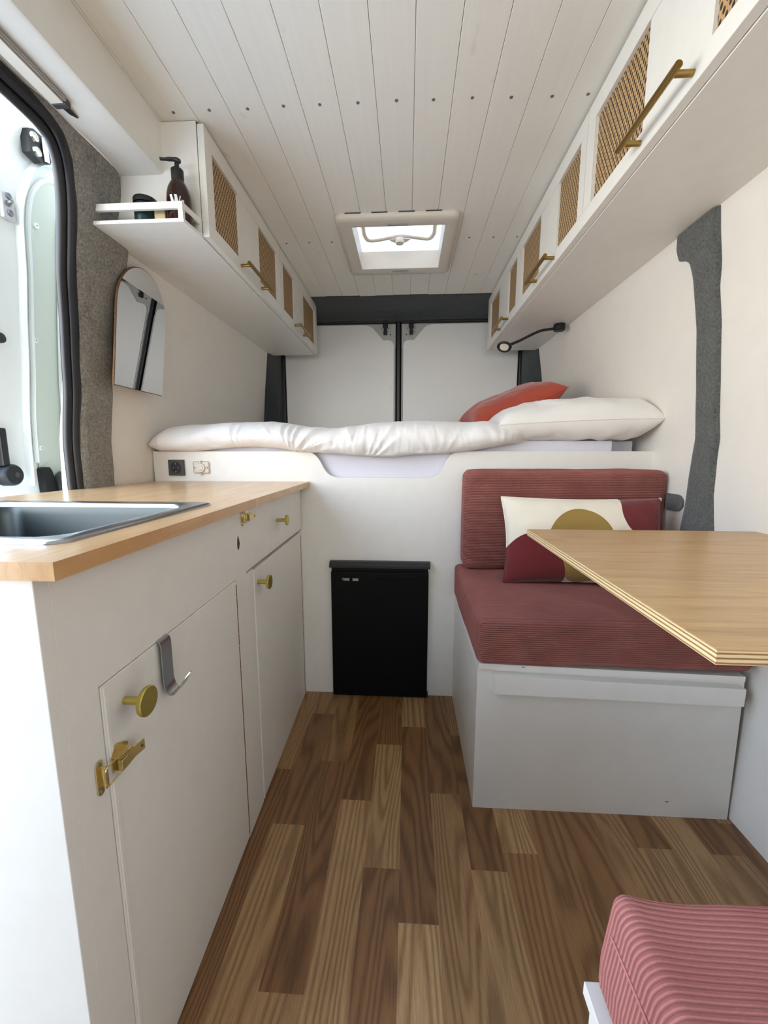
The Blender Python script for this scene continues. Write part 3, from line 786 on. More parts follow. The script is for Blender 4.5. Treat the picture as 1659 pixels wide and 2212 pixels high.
def pillow(name, hw, hd, ht, mat, loc, rot, label, cat, pinch=.07, seedv=0, wr=.006, n=44, sag=0, pw=4):
    m = MB(); vs = []; idx = {}; fs = []
    for side in (1, -1):
        for i in range(n+1):
            for j in range(n+1):
                a, b = 2*i/n-1, 2*j/n-1
                a = sin(a*pi/2)*.5+a*.5; b = sin(b*pi/2)*.5+b*.5
                edge = i in (0, n) or j in (0, n)
                if edge and side == -1: idx[(side, i, j)] = idx[(1, i, j)]; continue
                x = hw*a*(1-pinch*cos(pi*b/2)); y = hd*b*(1-pinch*cos(pi*a/2))
                th = ht*(max(0, 1-abs(a)**pw)*max(0, 1-b**4))**.55*(1-.35*max(0, -a)**2*(pw > 4))
                w = wr*noise.noise(Vector((x*9+seedv, y*9, side*3)))+wr*.5*noise.noise(Vector((x*26, y*26+seedv, side)))
                z = side*(th + w*(0 if edge else min(1, th/ht*1.5)))
                z += sag*(a*a)
                idx[(side, i, j)] = len(vs); vs.append((x, y, z))
        for i in range(n):
            for j in range(n):
                q = [idx[(side, i, j)], idx[(side, i+1, j)], idx[(side, i+1, j+1)], idx[(side, i, j+1)]]
                if len(set(q)) < 3: continue
                fs.append(tuple(q if side > 0 else q[::-1]))
    m.add(vs, fs)
    o = build(name, m, mat, smooth=True, angle=180, local=True)
    o.location = loc; o.rotation_euler = rot
    if label: tag(o, label, cat)
    # welt along the edge
    w = MB(); ring = []
    for i in range(n+1): ring.append(vs[idx[(1, i, 0)]])
    for j in range(1, n+1): ring.append(vs[idx[(1, n, j)]])
    for i in range(n-1, -1, -1): ring.append(vs[idx[(1, i, n)]])
    for j in range(n-1, 0, -1): ring.append(vs[idx[(1, 0, j)]])
    ring.append(ring[0]); w.tube(ring, .0022, 6)
    s = build('seam', w, mat, None, True, local=True); s.parent = o
    return o
pillow('bed_pillow', .272, .19, .078, M['pillowcase'], (.602, 1.632, 1.083), (radians(4), radians(-2), radians(-3)), 'white pillow lying at the right end of the bed against the wall', 'pillow', seedv=3, wr=.014, sag=-.004, pw=9, pinch=.04)
pillow('bed_pillow', .212, .17, .072, M['rust'], (.480, 1.99, 1.170), (radians(8), radians(-22), radians(2)), 'rust red linen cushion propped behind the white pillow', 'pillow', seedv=8, wr=.007, sag=.012)

# power outlets on the front board
r = root('power_outlet', (-.874, 1.494, .904), 'square anthracite power outlet on the bed board above the worktop', 'power outlet')
m = MB(); m.box(-.904, -.844, 1.484, 1.4945, .874, .934, .002); build('cover_plate', m, M['anth'], r)
m = MB(); m.lathe([(.0195, .010), (.0195, -.001), (.021, -.0025), (.0225, -.0015), (.0225, .0)], (-.874, 1.4845, .904), 32, 'y'); build('socket_ring', m, M['anth'], r, True)
m = MB(); m.lathe([(.001, -.0003), (.0193, -.0003), (.0193, .0)], (-.874, 1.4842, .904), 32, 'y'); sk = build('socket_well', m, M['black'], r)
for q in (.916, .8865):
    m = MB(); m.box(-.876, -.872, 1.4825, 1.4845, q, q+.0055); build('earth_contact', m, M['steel'], r)
for q in (-.8835, -.8645):
    m = MB(); m.cyl((q, 1.4825, .904), (q, 1.4842, .904), .0025, n=10); build('pin_hole', m, M['screw'], r)
r = root('charging_socket', (-.778, 1.494, .904), 'white round-capped charging socket beside the anthracite power outlet', 'charging socket')
m = MB(); m.box(-.809, -.747, 1.488, 1.4945, .882, .928, .006, 4); build('cover_plate', m, M['cream'], r)
m = MB(); m.lathe([(.001, -.010), (.010, -.010), (.011, -.007), (.0165, -.007), (.018, -.004), (.018, 0)], (-.779, 1.488, .904), 32, 'y'); m.box(-.783, -.775, 1.480, 1.488, .921, .932, .002); m.box(-.782, -.776, 1.480, 1.488, .875, .884, .002)
build('cap', m, M['cream'], r, True)
for q in (-.803, -.753):
    m = MB(); m.lathe([(.0008, -.0015), (.0028, -.0012), (.003, 0)], (q, 1.488, .904), 12, 'y'); build('screw', m, M['screw'], r, True)

# ================================================================== FRIDGE
r = root('fridge', (-.10, 1.482, 0), 'small black compressor fridge standing in the bed front board', 'fridge')
m = MB(); m.box(-.288, .084, 1.472, 1.4945, .004, .512, .003); build('door', m, M['fridge'], r)
m = MB(); m.prism([(-.292, 1.4945, .530), (-.292, 1.462, .530), (-.292, 1.462, .538), (-.292, 1.476, .552), (-.292, 1.4945, .552)], (1, 0, 0), .381); build('top_trim', m, M['fridge_trim'], r)
m = MB(); m.box(-.286, .082, 1.478, 1.4945, .510, .531); build('gap', m, M['fridge'], r)
m = MB(); m.box(-.156, .082, 1.468, 1.474, .488, .507, .002); build('handle_lip', m, M['fridge'], r)
m = MB(); m.box(-.248, -.156, 1.4695, 1.4735, .470, .508, .001); p = build('control_panel', m, M['fridge'], r)
m = MB(); m.box(-.236, -.216, 1.4685, 1.4697, .478, .488); m.box(-.204, -.182, 1.4685, 1.4697, .478, .488); build('key_pad', m, M['greyplastic'], p)
m = MB()
ring = [(-.2410+.0028*cos(t), 1.4692, .4855+.0028*sin(t)) for t in [2*pi*k/16 for k in range(17)]]; m.tube(ring, .0007, 6)
m.tube([(-.2395, 1.4692, .478), (-.236, 1.4692, .483), (-.2325, 1.4692, .4795), (-.231, 1.4692, .478)], .0007, 6)
build('symbol', m, M['dash'], p)
m = MB()
for k in range(5): m.box(-.204+k*.0042, -.2005+k*.0042, 1.4682, 1.4686, .4785, .4800)
build('lettering', m, M['dash'], p)
m = MB(); m.box(.080, .0885, 1.474, 1.4945, -.0 + .004, .020, .002); build('hinge', m, M['fridge_trim'], r)

# ================================================================== KITCHEN (slightly skewed against the van axis)
RZ = math.atan2(.024, 1.105)
KO = Vector((-.378, .390, 0))
K = root('kitchen_cabinet', KO, 'long white kitchen cabinet under the wooden worktop, with brass knobs and latches', 'kitchen cabinet', rz=RZ)
def kb(name, mb, mat, parent=None, **k): return build(name, mb, mat, parent or K, local=True, **k)
ZW = .833
# local frame: x<=0 inside, y from 0 to 1.105
Y1 = 1.108
D1 = (.052, .474, 0, .671); D2 = (.585, 1.082, 0, .662); DR = (.540, 1.1, .670, .829)
m = MB(); g = .0022
m.box(-.018, 0, 0, D1[0]-g, .0, ZW); m.box(-.018, 0, D1[0]-g, D1[1]+g, D1[3]+g, ZW)
m.box(-.018, 0, D1[1]+g, DR[0]-g, 0, ZW); m.box(-.018, 0, DR[0]-g, D2[0]-g, 0, DR[2]-g)
m.box(-.018, 0, D2[1]+.004, Y1, 0, DR[2]-g); m.box(-.018, 0, DR[0]-g, Y1, DR[3]+g, ZW)
kb('face_frame', m, M['white'])
m = MB(); m.box(-.59, -.0005, 0, -.018, 0, ZW, .0008); kb('end_panel', m, M['white'])
m = MB(); m.box(-.59, -.019, .0, Y1, .0, .01); m.box(-.60, -.59, .0, Y1, 0, ZW); m.box(-.3, -.12, .3, .32, 0, .6); kb('carcass', m, M['white'])
m = MB(); m.box(-.030, -.0185, D1[0]-.01, D1[1]+.01, .012, D1[3]+.01); m.box(-.030, -.0185, D2[0]-.01, D2[1]+.01, .012, D2[3]+.01); m.box(-.030, -.0185, DR[0]-.01, Y1-.002, DR[2]-.01, ZW-.003)
kb('door_rebate', m, M['raw'])
def knob(y, z, parent, R=.0185):
    m = MB(); m.lathe([(.0055, 0), (.0055, .026), (.008, .028), (R, .0285), (R+.0005, .030), (R+.0005, .0335), (R-.0006, .0345), (.0005, .0345)], (0, y, z), 36, 'x')
    return kb('knob', m, M['satin'], parent, smooth=True)
def door(name, d, mat='white'):
    m = MB(); m.box(-.0175, .0004, d[0], d[1], d[2]+.003, d[3], .0014); return kb(name, m, M[mat])
da = door('cabinet_door', D1); db = door('cabinet_door', D2); dr = door('drawer', DR)
knob(.092, .628, da, .0195); knob(.612, .624, db, .0185); knob(.800, .757, dr, .0155)
# piano hinges showing as brass coloured lines
for (d, zt) in ((D1, .665), (D2, .655)):
    m = MB(); y = d[1] + (.0011 if d is D1 else .002)
    for k in range(22):
        z0 = .01+k*(zt-.012)/22; m.cyl((.0002, y, z0), (.0002, y, z0+(zt-.012)/22-.002), .0012, n=6)
    kb('piano_hinge', m, M['raw'], smooth=True)
# bevelled strip on the closing edge of the doors
m = MB(); m.box(0, .0016, D1[0]+.004, D1[0]+.011, .003, D1[3]-.004, .0008); kb('edge_strip', m, M['white'], da)
m = MB(); m.box(0, .0012, D2[0]+.002, D2[0]+.007, .003, D2[3]-.004, .0006); kb('edge_strip', m, M['white'], db)
def latch(y, z, s, parent):
    """toggle latch: keeper on the frame at y, lever plate on the door side towards +y"""
    h = .022*s
    m = MB(); x = .0004
    # keeper plate with hooked lip
    def ov(yc, hw, z0, z1, x0, x1):
        n = 8; pts = []
        for k in range(n+1): t = pi*k/n; pts.append((yc+hw*cos(t), z1-hw+hw*sin(t)))
        for k in range(n+1): t = pi+pi*k/n; pts.append((yc+hw*cos(t), z0+hw+hw*sin(t)))
        m.prism([(x0, a, b) for a, b in pts], (1, 0, 0), x1-x0)
    ov(y, .006*s, z-h*1.05, z+h*1.05, x, x+.0015*s)
    m.box(x, x+.009*s, y+.002*s, y+.0036*s, z-h*.62, z+h*.62, .0004); m.box(x+.006*s, x+.009*s, y-.002*s, y+.0036*s, z-h*.62, z+h*.62, .0004)
    kp = kb('keeper', m, M['gold'], parent, smooth=True)
    for q in (-.82, .82):
        m2 = MB(); m2.lathe([(.0006, .0012*s), (.0022*s, .001*s), (.0026*s, 0)], (x+.0015*s, y, z+h*q), 12, 'x'); kb('screw', m2, M['screw'], kp, smooth=True)
    # base plate on the door
    m = MB(); m.prism([(x, y+.020*s, z-h*.5), (x, y+.050*s, z-h*.5), (x, y+.052*s, z+h*.5), (x, y+.034*s, z+h*1.0), (x, y+.028*s, z+h*1.0), (x, y+.020*s, z+h*.5)], (1, 0, 0), .0016*s)
    m.box(x, x+.013*s, y+.022*s, y+.046*s, z+h*.36, z+h*.44); m.box(x, x+.013*s, y+.022*s, y+.046*s, z-h*.44, z-h*.36)
    bp = kb('base_plate', m, M['gold'], parent)
    # lever
    m = MB(); m.prism([(x+.009*s, y+.022*s, z-h*.34), (x+.011*s, y+.026*s, z-h*.34), (x+.018*s, y+.062*s, z-h*.34), (x+.0165*s, y+.0625*s, z-h*.34), (x+.006*s, y+.026*s, z-h*.34)], (0, 0, 1), h*.68)
    m.box(x+.009*s, x+.0155*s, y+.0205*s, y+.032*s, z-h*.30, z+h*.30, .001)
    lv = kb('lever', m, M['gold'], parent)
    m = MB(); m.cyl((x+.0163*s, y+.057*s, z), (x+.0180*s, y+.0572*s, z), .0018*s, n=12); kb('lever_hole', m, M['anth'], lv)
    # wire loop
    m = MB(); a = h*.56
    m.tube(smoothpath([(x+.010*s, y+.040*s, z+a), (x+.0095*s, y+.010*s, z+a), (x+.009*s, y+.001*s, z+a*.9), (x+.0085*s, y-.0015*s, z), (x+.009*s, y+.001*s, z-a*.9), (x+.0095*s, y+.010*s, z-a), (x+.010*s, y+.040*s, z-a)], 4), .0011*s, 8)
    kb('wire_loop', m, M['gold'], parent, smooth=True)
latch(.036, .560, 1.0, K); latch(.528, .806, .82, K)
m = MB(); m.prism([(.0, .500+a, .753+b) for a, b in ((0, .017), (.004, .010), (.008, -.002), (.004, -.010), (0, -.016), (-.005, -.012), (-.006, 0), (-.003, .012))], (1, 0, 0), .0008); kb('finger_hole', m, M['black'])

# over-door hook
def hook():
    m = MB(); y0, y1 = .5595-.39, .5865-.39
    prof = [(-.016, .648), (-.016, .672), (-.012, .6735), (.000, .6735), (.0045, .671), (.006, .665), (.006, .602), (.009, .590), (.015, .584), (.022, .586), (.030, .596), (.038, .610), (.044, .618)]
    t = .0016; P2 = []
    for i, (x, z) in enumerate(prof):
        a = Vector(prof[max(i-1, 0)]); b = Vector(prof[min(i+1, len(prof)-1)]); d = (b-a).normalized(); n = Vector((-d.y, d.x)); P2.append((x+n.x*t, z+n.y*t))
    vs = []; fs = []; n = len(prof)
    for i in range(n):
        w = 1 if i < n-3 else (.8, .55, .12)[i-(n-3)]
        yc = (y0+y1)/2; hw = (y1-y0)/2*w
        vs += [(prof[i][0], yc-hw, prof[i][1]), (prof[i][0], yc+hw, prof[i][1]), (P2[i][0], yc+hw, P2[i][1]), (P2[i][0], yc-hw, P2[i][1])]
    for i in range(n-1):
        for k in range(4): fs.append((i*4+k, i*4+(k+1) % 4, (i+1)*4+(k+1) % 4, (i+1)*4+k))
    fs += [(0, 1, 2, 3), tuple((n-1)*4+k for k in range(4))]
    m.add(vs, fs)
    o = build('door_hook', m, M['steel'], local=True, smooth=True); o.location = KO; o.rotation_euler[2] = RZ
    tag(o, 'flat steel hook hung over the top of the near cabinet door', 'hook')
hook()

# worktop with sink cut-out (world coordinates, quadrilateral)
SX0, SX1, SY0, SY1 = -.87, -.425, .455, .800
def worktop():
    zt, zb = .853, ZW+.0005
    out = [(-.99, .366), (-.348, .366), (-.3672, 1.4935), (-.965, 1.4935), (-.968, 1.14), (-.99, 1.10)]
    b = bmesh.new()
    def rr(x0, x1, y0, y1, r, n=5):
        o = []
        for cx, cy, a in ((x1-r, y0+r, -pi/2), (x1-r, y1-r, 0), (x0+r, y1-r, pi/2), (x0+r, y0+r, pi)):
            for k in range(n+1): t = a+pi/2*k/n; o.append((cx+r*cos(t), cy+r*sin(t)))
        return o
    hole = rr(SX0, SX1, SY0, SY1, .04)
    for L in (out, hole):
        vs = [b.verts.new((x, y, zt)) for x, y in L]
        for i in range(len(vs)): b.edges.new((vs[i], vs[(i+1) % len(vs)]))
    bmesh.ops.triangle_fill(b, use_beauty=True, use_dissolve=False, edges=b.edges[:])
    ret = bmesh.ops.extrude_face_region(b, geom=b.faces[:])
    for v in [g for g in ret['geom'] if isinstance(g, bmesh.types.BMVert)]: v.co.z = zb
    m = MB(); m.bm(b)
    o = build('worktop', m, M['counter']); tag(o, 'oiled butcher block worktop on the white kitchen cabinet', 'worktop')
worktop()

# sink
def sink():
    r = root('sink', (-.65, .63, .853), 'stainless steel sink set into the wooden worktop', 'sink')
    def rr(x0, x1, y0, y1, rad, n=10):
        o = []
        for cx, cy, a in ((x1-rad, y0+rad, -pi/2), (x1-rad, y1-rad, 0), (x0+rad, y1-rad, pi/2), (x0+rad, y0+rad, pi)):
            for k in range(n+1): t = a+pi/2*k/n; o.append((cx+rad*cos(t), cy+rad*sin(t)))
        return o
    def loft(L, name, mat):
        m = MB(); n = len(L[0][0]); vs = [(x, y, z) for P, z in L for x, y in P]
        m.add(vs, [(i*n+k, i*n+(k+1) % n, (i+1)*n+(k+1) % n, (i+1)*n+k) for i in range(len(L)-1) for k in range(n)])
        return m
    z = .853
    O = (-.890, -.405, .436, .822)
    def ins(d, rad): return rr(O[0]+d, O[1]-d, O[2]+d, O[3]-d, rad)
    m = loft([(ins(0, .022), z+.0002), (ins(.001, .022), z+.0032), (ins(.004, .022), z+.0048), (ins(.014, .022), z+.0052), (ins(.027, .03), z+.0040), (ins(.031, .05), z+.0022), (ins(.034, .052), z-.004)], 'rim', M['steel'])
    build('rim', m, M['steel'], r, True, angle=180)
    L = [(ins(.034, .052), z-.004), (ins(.037, .055), z-.02), (ins(.044, .058), z-.11), (ins(.055, .06), z-.135), (ins(.085, .06), z-.148)]
    m = loft(L, 'bowl', M['steel']); n = len(L[0][0])
    base = L[-1][0]; m.add([(x, y, z-.148) for x, y in base], [tuple(range(n))])
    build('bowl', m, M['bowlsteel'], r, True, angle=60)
    m = MB(); m.lathe([(.040, -.0), (.038, .003), (.030, .0035), (.028, .001), (.002, .001)], (-.65, .63, z-.148), 32); build('drain', m, M['steel'], r, True)
sink()

# ================================================================== OVERHEAD CABINETS
def overhead(name, sgn, xf, ext, doors, handles, ends, label):
    """xf = face plane x. sgn=+1: cabinet on right wall (faces -x)"""
    r = root(name, (xf, (ext[0]+ext[1])/2, 1.55), label, 'overhead cabinet')
    prof = XR if sgn > 0 else XL
    xb = xf + sgn*.020       # back of doors
    m = MB()
    # bottom board follows the wall, sides follow the wall profile
    def board(z0, z1, y0, y1):
        m.prism([(xb, y0, z0), (prof(z0)-sgn*.0008, y0, z0), (prof(z0)-sgn*.0008, y1, z0), (xb, y1, z0)], (0, 0, 1), z1-z0)
    board(1.551, 1.566, ext[0], ext[1])
    for y in ends:
        pts = [(xb, y, 1.5662)] + [(prof(z)-sgn*.0012, y, z) for z in (1.5662, 1.62, 1.70, 1.77, 1.838)] + [(xb, y, 1.838)]
        m.prism(pts, (0, 1, 0), .015)
    build('carcass', m, M['white'], r)
    m = MB(); m.box(xb, xb+sgn*.0015, ext[0]+.003, ext[1]-.003, 1.5645, 1.8385); build('gap_shade_sheet', m, M['anth'], r)  # dark sheet behind the doors, painted shade for the gaps round them
    for di, (y0, y1, wins) in enumerate(doors):
        z0, z1 = 1.5535, 1.832
        wz0, wz1 = 1.592, 1.786
        xs0, xs1 = xf, xf + sgn*.0185
        m = MB()
        def bx(a, b, c, d, bev=.0012): m.box(xs0, xs1, a, b, c, d, bev)
        bx(y0, y1, z0, wz0); bx(y0, y1, wz1, z1)
        bx(y0, wins[0][0], wz0, wz1, 0); bx(wins[0][1], wins[1][0], wz0, wz1, 0) if False else None
        # centre panel slightly recessed
        m.box(xs0+sgn*.0030, xs1, wins[0][1], wins[1][0], wz0, wz1)
        bx(wins[1][1], y1, wz0, wz1, 0)
        d = build('cabinet_door', m, M['white'], r)
        for w in wins:
            m = MB(); m.box(xs0+sgn*.009, xs0+sgn*.012, w[0]-.0, w[1]+.0, wz0, wz1)
            build('cane_panel', m, M['cane'], d)
        h0, h1 = handles[di]
        m = MB(); xh = xf-sgn*.034; z = 1.572
        m.cyl((xh, h0-.012, z), (xh, h1+.012, z), .0062, n=20)
        L = h1-h0
        for y in (h0+.006, h1-.006): m.cyl((xh, y, z), (xf-sgn*.0002, y, z), .0052, n=16)
        build('handle', m, M['brass'], d, True)
    return r
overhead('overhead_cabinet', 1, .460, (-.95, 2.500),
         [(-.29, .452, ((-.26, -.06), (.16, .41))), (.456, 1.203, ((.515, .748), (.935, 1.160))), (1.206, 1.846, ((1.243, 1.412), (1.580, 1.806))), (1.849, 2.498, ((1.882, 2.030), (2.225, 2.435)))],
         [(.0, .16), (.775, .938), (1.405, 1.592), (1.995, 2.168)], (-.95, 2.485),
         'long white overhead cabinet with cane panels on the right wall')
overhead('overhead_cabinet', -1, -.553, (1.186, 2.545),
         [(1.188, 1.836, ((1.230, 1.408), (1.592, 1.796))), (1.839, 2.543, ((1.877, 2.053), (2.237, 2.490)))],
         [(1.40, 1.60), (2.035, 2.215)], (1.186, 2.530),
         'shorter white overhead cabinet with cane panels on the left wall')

# small shelf at the near end of the left cabinet
r = root('corner_shelf', (-.70, 1.147, 1.551), 'small white shelf with a low railing at the end of the left overhead cabinet', 'shelf')
m = MB(); m.prism([(-.832, 1.107, 1.551), (-.582, 1.107, 1.551), (-.5745, 1.1855, 1.551), (-.839, 1.1855, 1.551)], (0, 0, 1), .0085); build('board', m, M['white'], r)
def railbar(name, a, b, w=.008, h=.016):
    m = MB(); a = Vector(a); b = Vector(b); d = (b-a).normalized(); nrm = Vector((-d.y, d.x, 0))*w
    m.prism([a, b, b+nrm, a+nrm], (0, 0, 1), h); return build(name, m, M['white'], r)
railbar('front_rail', (-.828, 1.108, 1.584), (-.5835, 1.108, 1.584))
railbar('side_rail', (-.5835, 1.116, 1.584), (-.577, 1.185, 1.584))
railbar('side_rail', (-.820, 1.116, 1.584), (-.822, 1.185, 1.584))
m = MB(); m.box(-.596, -.5835, 1.108, 1.120, 1.5596, 1.584, .0008); build('post', m, M['white'], r)

# soap bottle
r = root('soap_bottle', (-.612, 1.148, 1.5600), 'amber pump bottle with white lettering on the corner shelf', 'bottle')
zb = 1.5600; c = (-.612, 1.148, zb)
m = MB(); m.lathe([(.001, 0), (.026, 0), (.0305, .004), (.031, .02), (.031, .058), (.030, .072), (.0265, .088), (.020, .102), (.0145, .110), (.0135, .114), (.001, .114)], c, 40); build('body', m, M['amber'], r, True)
m = MB(); m.lathe([(.0145, .108), (.0155, .112), (.0155, .136), (.011, .140), (.0055, .142), (.0055, .156), (.001, .156)], c, 32)
m.tube(smoothpath([(-.604, 1.148, zb+.157), (-.612, 1.147, zb+.1605), (-.626, 1.143, zb+.1600), (-.640, 1.139, zb+.158), (-.650, 1.136, zb+.1575)], 3), [.007]*4+[.006]*4+[.0045]*5, 12, flat=.75, up=(0, 0, 1))
build('pump', m, M['black'], r, True)
m = MB()
def strk(a0, z0, a1, z1, w=.0034):
    R = .0313; n = 6; vs = []
    for k in range(n+1):
        t = k/n; a = a0+(a1-a0)*t; z = z0+(z1-z0)*t
        for s in (-1, 1): aa = a+s*w/R; vs.append((c[0]+R*sin(aa), c[1]-R*cos(aa), zb+z))
    m.add(vs, [(2*k, 2*k+1, 2*k+3, 2*k+2) for k in range(n)])
strk(-.18, .062, .10, .030); strk(.12, .030, .12, .030); strk(.34, .030, .34, .030)
strk(.22, .062, .40, .034); strk(.40, .034, .60, .060, .0012); strk(.78, .052, .78, .020, .003); strk(.10, .030, .22, .062, .0010)
for k in range(5): strk(-.5+.18*k, .014, -.42+.18*k, .014, .001)
build('lettering', m, M['dash'], r)
# jar
r = root('jar', (-.706, 1.150, 1.5600), 'dark teal round jar with lid behind the shelf railing', 'jar')
m = MB(); m.lathe([(.001, 0), (.026, 0), (.029, .003), (.029, .052), (.026, .055), (.001, .055)], (-.706, 1.150, zb), 36); build('body', m, M['teal'], r, True)
m = MB(); m.lathe([(.0005, .0555), (.0300, .0555), (.0302, .066), (.0285, .069), (.001, .069)], (-.706, 1.150, zb), 36); build('lid', m, M['black'], r, True)
m = MB(); m.box(-.676, -.646, 1.135, 1.165, zb, zb+.040, .002); tag(build('small_box', m, M['tan']), 'small beige carton between the teal jar and the amber bottle', 'box')

# mirror on the left wall, arched
def wallmirror():
    # plane tilted off the wall and sheared along y to match the image's reflection
    x0, z0, x1, z1 = -.8860, 1.162, -.8355, 1.5330
    y0, y1 = 1.193, 1.448
    def P(y, s, off=0): # s metres up the slope
        L = Vector((x1-x0, z1-z0)).length; dx, dz = (x1-x0)/L, (z1-z0)/L
        return Vector((x0+dx*s + dz*off - (y-(y0+y1)/2)*.038, y, z0+dz*s - dx*off))
    L = Vector((x1-x0, z1-z0)).length - .004
    w = (y1-y0)/2; yc = (y0+y1)/2; sh = L-w*1.05
    out = [(y0, 0), (y1, 0), (y1, sh)] + [(yc+w*cos(t), sh+(L-sh)*sin(t)) for t in [pi*k/28 for k in range(1, 28)]] + [(y0, sh)]
    nrm = (P(0, 0, 1)-P(0, 0, 0))
    r = root('wall_mirror', P(yc, 0, .0), 'arched mirror with a thin wooden edge on the left wall', 'mirror')
    m = MB(); m.prism([P(y, s, .002) for y, s in out], nrm, .005); build('backing', m, M['raw'], r)
    m = MB(); m.prism([(-.889, 1.30, 1.20), (-.884, 1.30, 1.24), (interp(LP, 1.24)+.0005, 1.30, 1.24), (interp(LP, 1.20)+.0005, 1.30, 1.20)], (0, 1, 0), .06); build('gap_filler_block', m, M['raw'], r)  # block added to bridge the gap the tilt leaves behind the mirror
    m = MB(); k = .985
    m.prism([P(yc+(y-yc)*k, L*.5+(s-L*.5)*.99, .0071) for y, s in out], nrm, .001); build('glass', m, M['mirror'], r)
wallmirror()

# reading lamp
r = root('reading_lamp', (.700, 2.02, 1.5505), 'black gooseneck reading lamp fixed under the right overhead cabinet', 'reading lamp')
m = MB(); m.lathe([(.001, -.030), (.022, -.030), (.026, -.026), (.026, -.003), (.024, -.0002), (.001, -.0002)], (.700, 2.02, 1.5505), 28); build('base', m, M['black'], r, True)
m = MB(); nk = smoothpath([(.680, 2.015, 1.530), (.655, 2.01, 1.526), (.61, 2.0, 1.517), (.56, 1.985, 1.494), (.505, 1.96, 1.464), (.455, 1.93, 1.440)], 5); m.tube(nk, .0062, 12); build('neck', m, M['black'], r, True)
m = MB(); c0 = Vector((.428, 1.915, 1.428)); ax = Vector((-.28, -.62, -.73)).normalized(); a = Vector((1, .30, .40)); a = (a-ax*a.dot(ax)).normalized(); b2 = ax.cross(a)
ringp = [c0+(a*cos(t)*.027+b2*sin(t)*.022) for t in [2*pi*k/32 for k in range(33)]]
m.tube(ringp, .0052, 10); m.cyl(c0-ax*.004, c0-ax*.001, .024, n=28); m.tube([nk[-1], Vector(nk[-1])*.5+(c0+a*.027)*.5, c0+a*.025], [.0065, .0085, .008], 12)
hd = build('lamp_head', m, M['black'], r, True)
m = MB(); m.cyl(c0-ax*.0005, c0+ax*.002, .0195, n=28); build('lens', m, M['cream'], hd)

# ================================================================== BENCHES
def cushion(name, x0, x1, y0, y1, z0, z1, mat, label, rad=.02, puff=.008, corner=0, tilt=0, wav=.003, cuts=46, sx=1):
    b = bmesh.new(); bmesh.ops.create_cube(b, size=2); bmesh.ops.subdivide_edges(b, edges=b.edges[:], cuts=cuts, use_grid_fill=True)
    H = Vector(((x1-x0)/2, (y1-y0)/2, (z1-z0)/2)); C = Vector(((x0+x1)/2, (y0+y1)/2, (z0+z1)/2))
    uv = b.loops.layers.uv.new('UVMap')
    fdom = {}
    for f in b.faces:
        n = f.normal; ab = [abs(n.x), abs(n.y), abs(n.z)]; fdom[f.index] = ab.index(max(ab))
    for v in b.verts:
        p = Vector(v.co); p = Vector([math.copysign(1-(1-abs(t))**1.35, t) for t in p])
        q = Vector((p.x*H.x, p.y*H.y, p.z*H.z))
        inner = Vector([max(-h+rad, min(h-rad, t)) for t, h in zip(q, H)]); d = q-inner
        if d.length > 1e-9: q = inner + d.normalized()*min(d.length, rad) if sum(abs(t) > 1e-9 for t in d) > 1 else q
        a, e, g = p.x, p.y, p.z
        fx = (1-a*a)**.5 if abs(a) < 1 else 0; fy = (1-e*e)**.5 if abs(e) < 1 else 0; fz = (1-g*g)**.5 if abs(g) < 1 else 0
        q.z += puff*fx*fy*g; q.y += puff*fx*fz*e; q.x += puff*.6*fy*fz*a
        w = wav*noise.noise(q*7+Vector((3, 1, 2)))+wav*.4*noise.noise(q*20)
        q += Vector((w*.4, w*.6, w))
        if corner: q.z += corner*max(0, (abs(a*e))-.55)/.45*(1 if g > 0 else .3)
        v.co = C+q
    for f in b.faces:
        k = fdom[f.index]
        for lp in f.loops:
            c = lp.vert.co
            lp[uv].uv = (c.x, c.y) if k == 2 else ((c.x, c.z) if k == 1 else (c.y, c.y if sx else c.z))
        f.smooth = True
    if tilt:
        R = Matrix.Rotation(tilt, 4, 'X')
        for v in b.verts: v.co = R @ (v.co-Vector((C.x, y1, z0))) + Vector((C.x, y1, z0))
    me = bpy.data.meshes.new(name); b.to_mesh(me); b.free(); me.materials.append(mat)
    o = bpy.data.objects.new(name, me); COL.objects.link(o)
    ORG[o.name] = Vector((0, 0, 0))
    return tag(o, label, 'cushion')
def piping(o, pts, mat, r=.0022):
    m = MB(); m.tube(pts, r, 6); return build('seam', m, mat, o, True)

# far bench
r = root('bench_box', (.52, 1.24, 0), 'white bench box with a wooden batten across its front, below the rose cushion', 'bench')
m = MB()
m.prism([(.186, .986, .0), (.852, .986, .0), (.848, .986, .396), (.186, .986, .409)], (0, 1, 0), .015)
build('front_panel', m, M['white'], r)
m = MB(); m.box(.186, .201, 1.0015, 1.494, 0, .409); build('side_panel', m, M['white'], r)
m = MB(); m.prism([(.187, .978, .4100), (.842, .978, .3970), (.842, .978, .4105), (.187, .978, .4255)], (0, 1, 0), .515); build('lid', m, M['white'], r)
m = MB(); m.prism([(.226, .9858, .352), (.834, .9858, .340), (.834, .9858, .386), (.226, .9858, .402)], (0, -1, 0), .024); build('batten', m, M['white'], r)
for (x, y, z) in ((.300, .9772, .4185), (.694, .9853, .045)):
    m = MB(); m.box(x-.004, x+.004, y, y+.0008, z-.001, z+.001); build('staple', m, M['screw'], r)
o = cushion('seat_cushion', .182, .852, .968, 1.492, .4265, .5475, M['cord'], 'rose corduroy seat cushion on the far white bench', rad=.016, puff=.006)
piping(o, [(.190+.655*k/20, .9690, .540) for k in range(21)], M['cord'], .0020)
o = cushion('back_cushion', .200, .864, 1.385, 1.480, .556, .900, M['cord'], 'rose corduroy backrest cushion leaning on the bed board', rad=.022, puff=.006, sx=0)
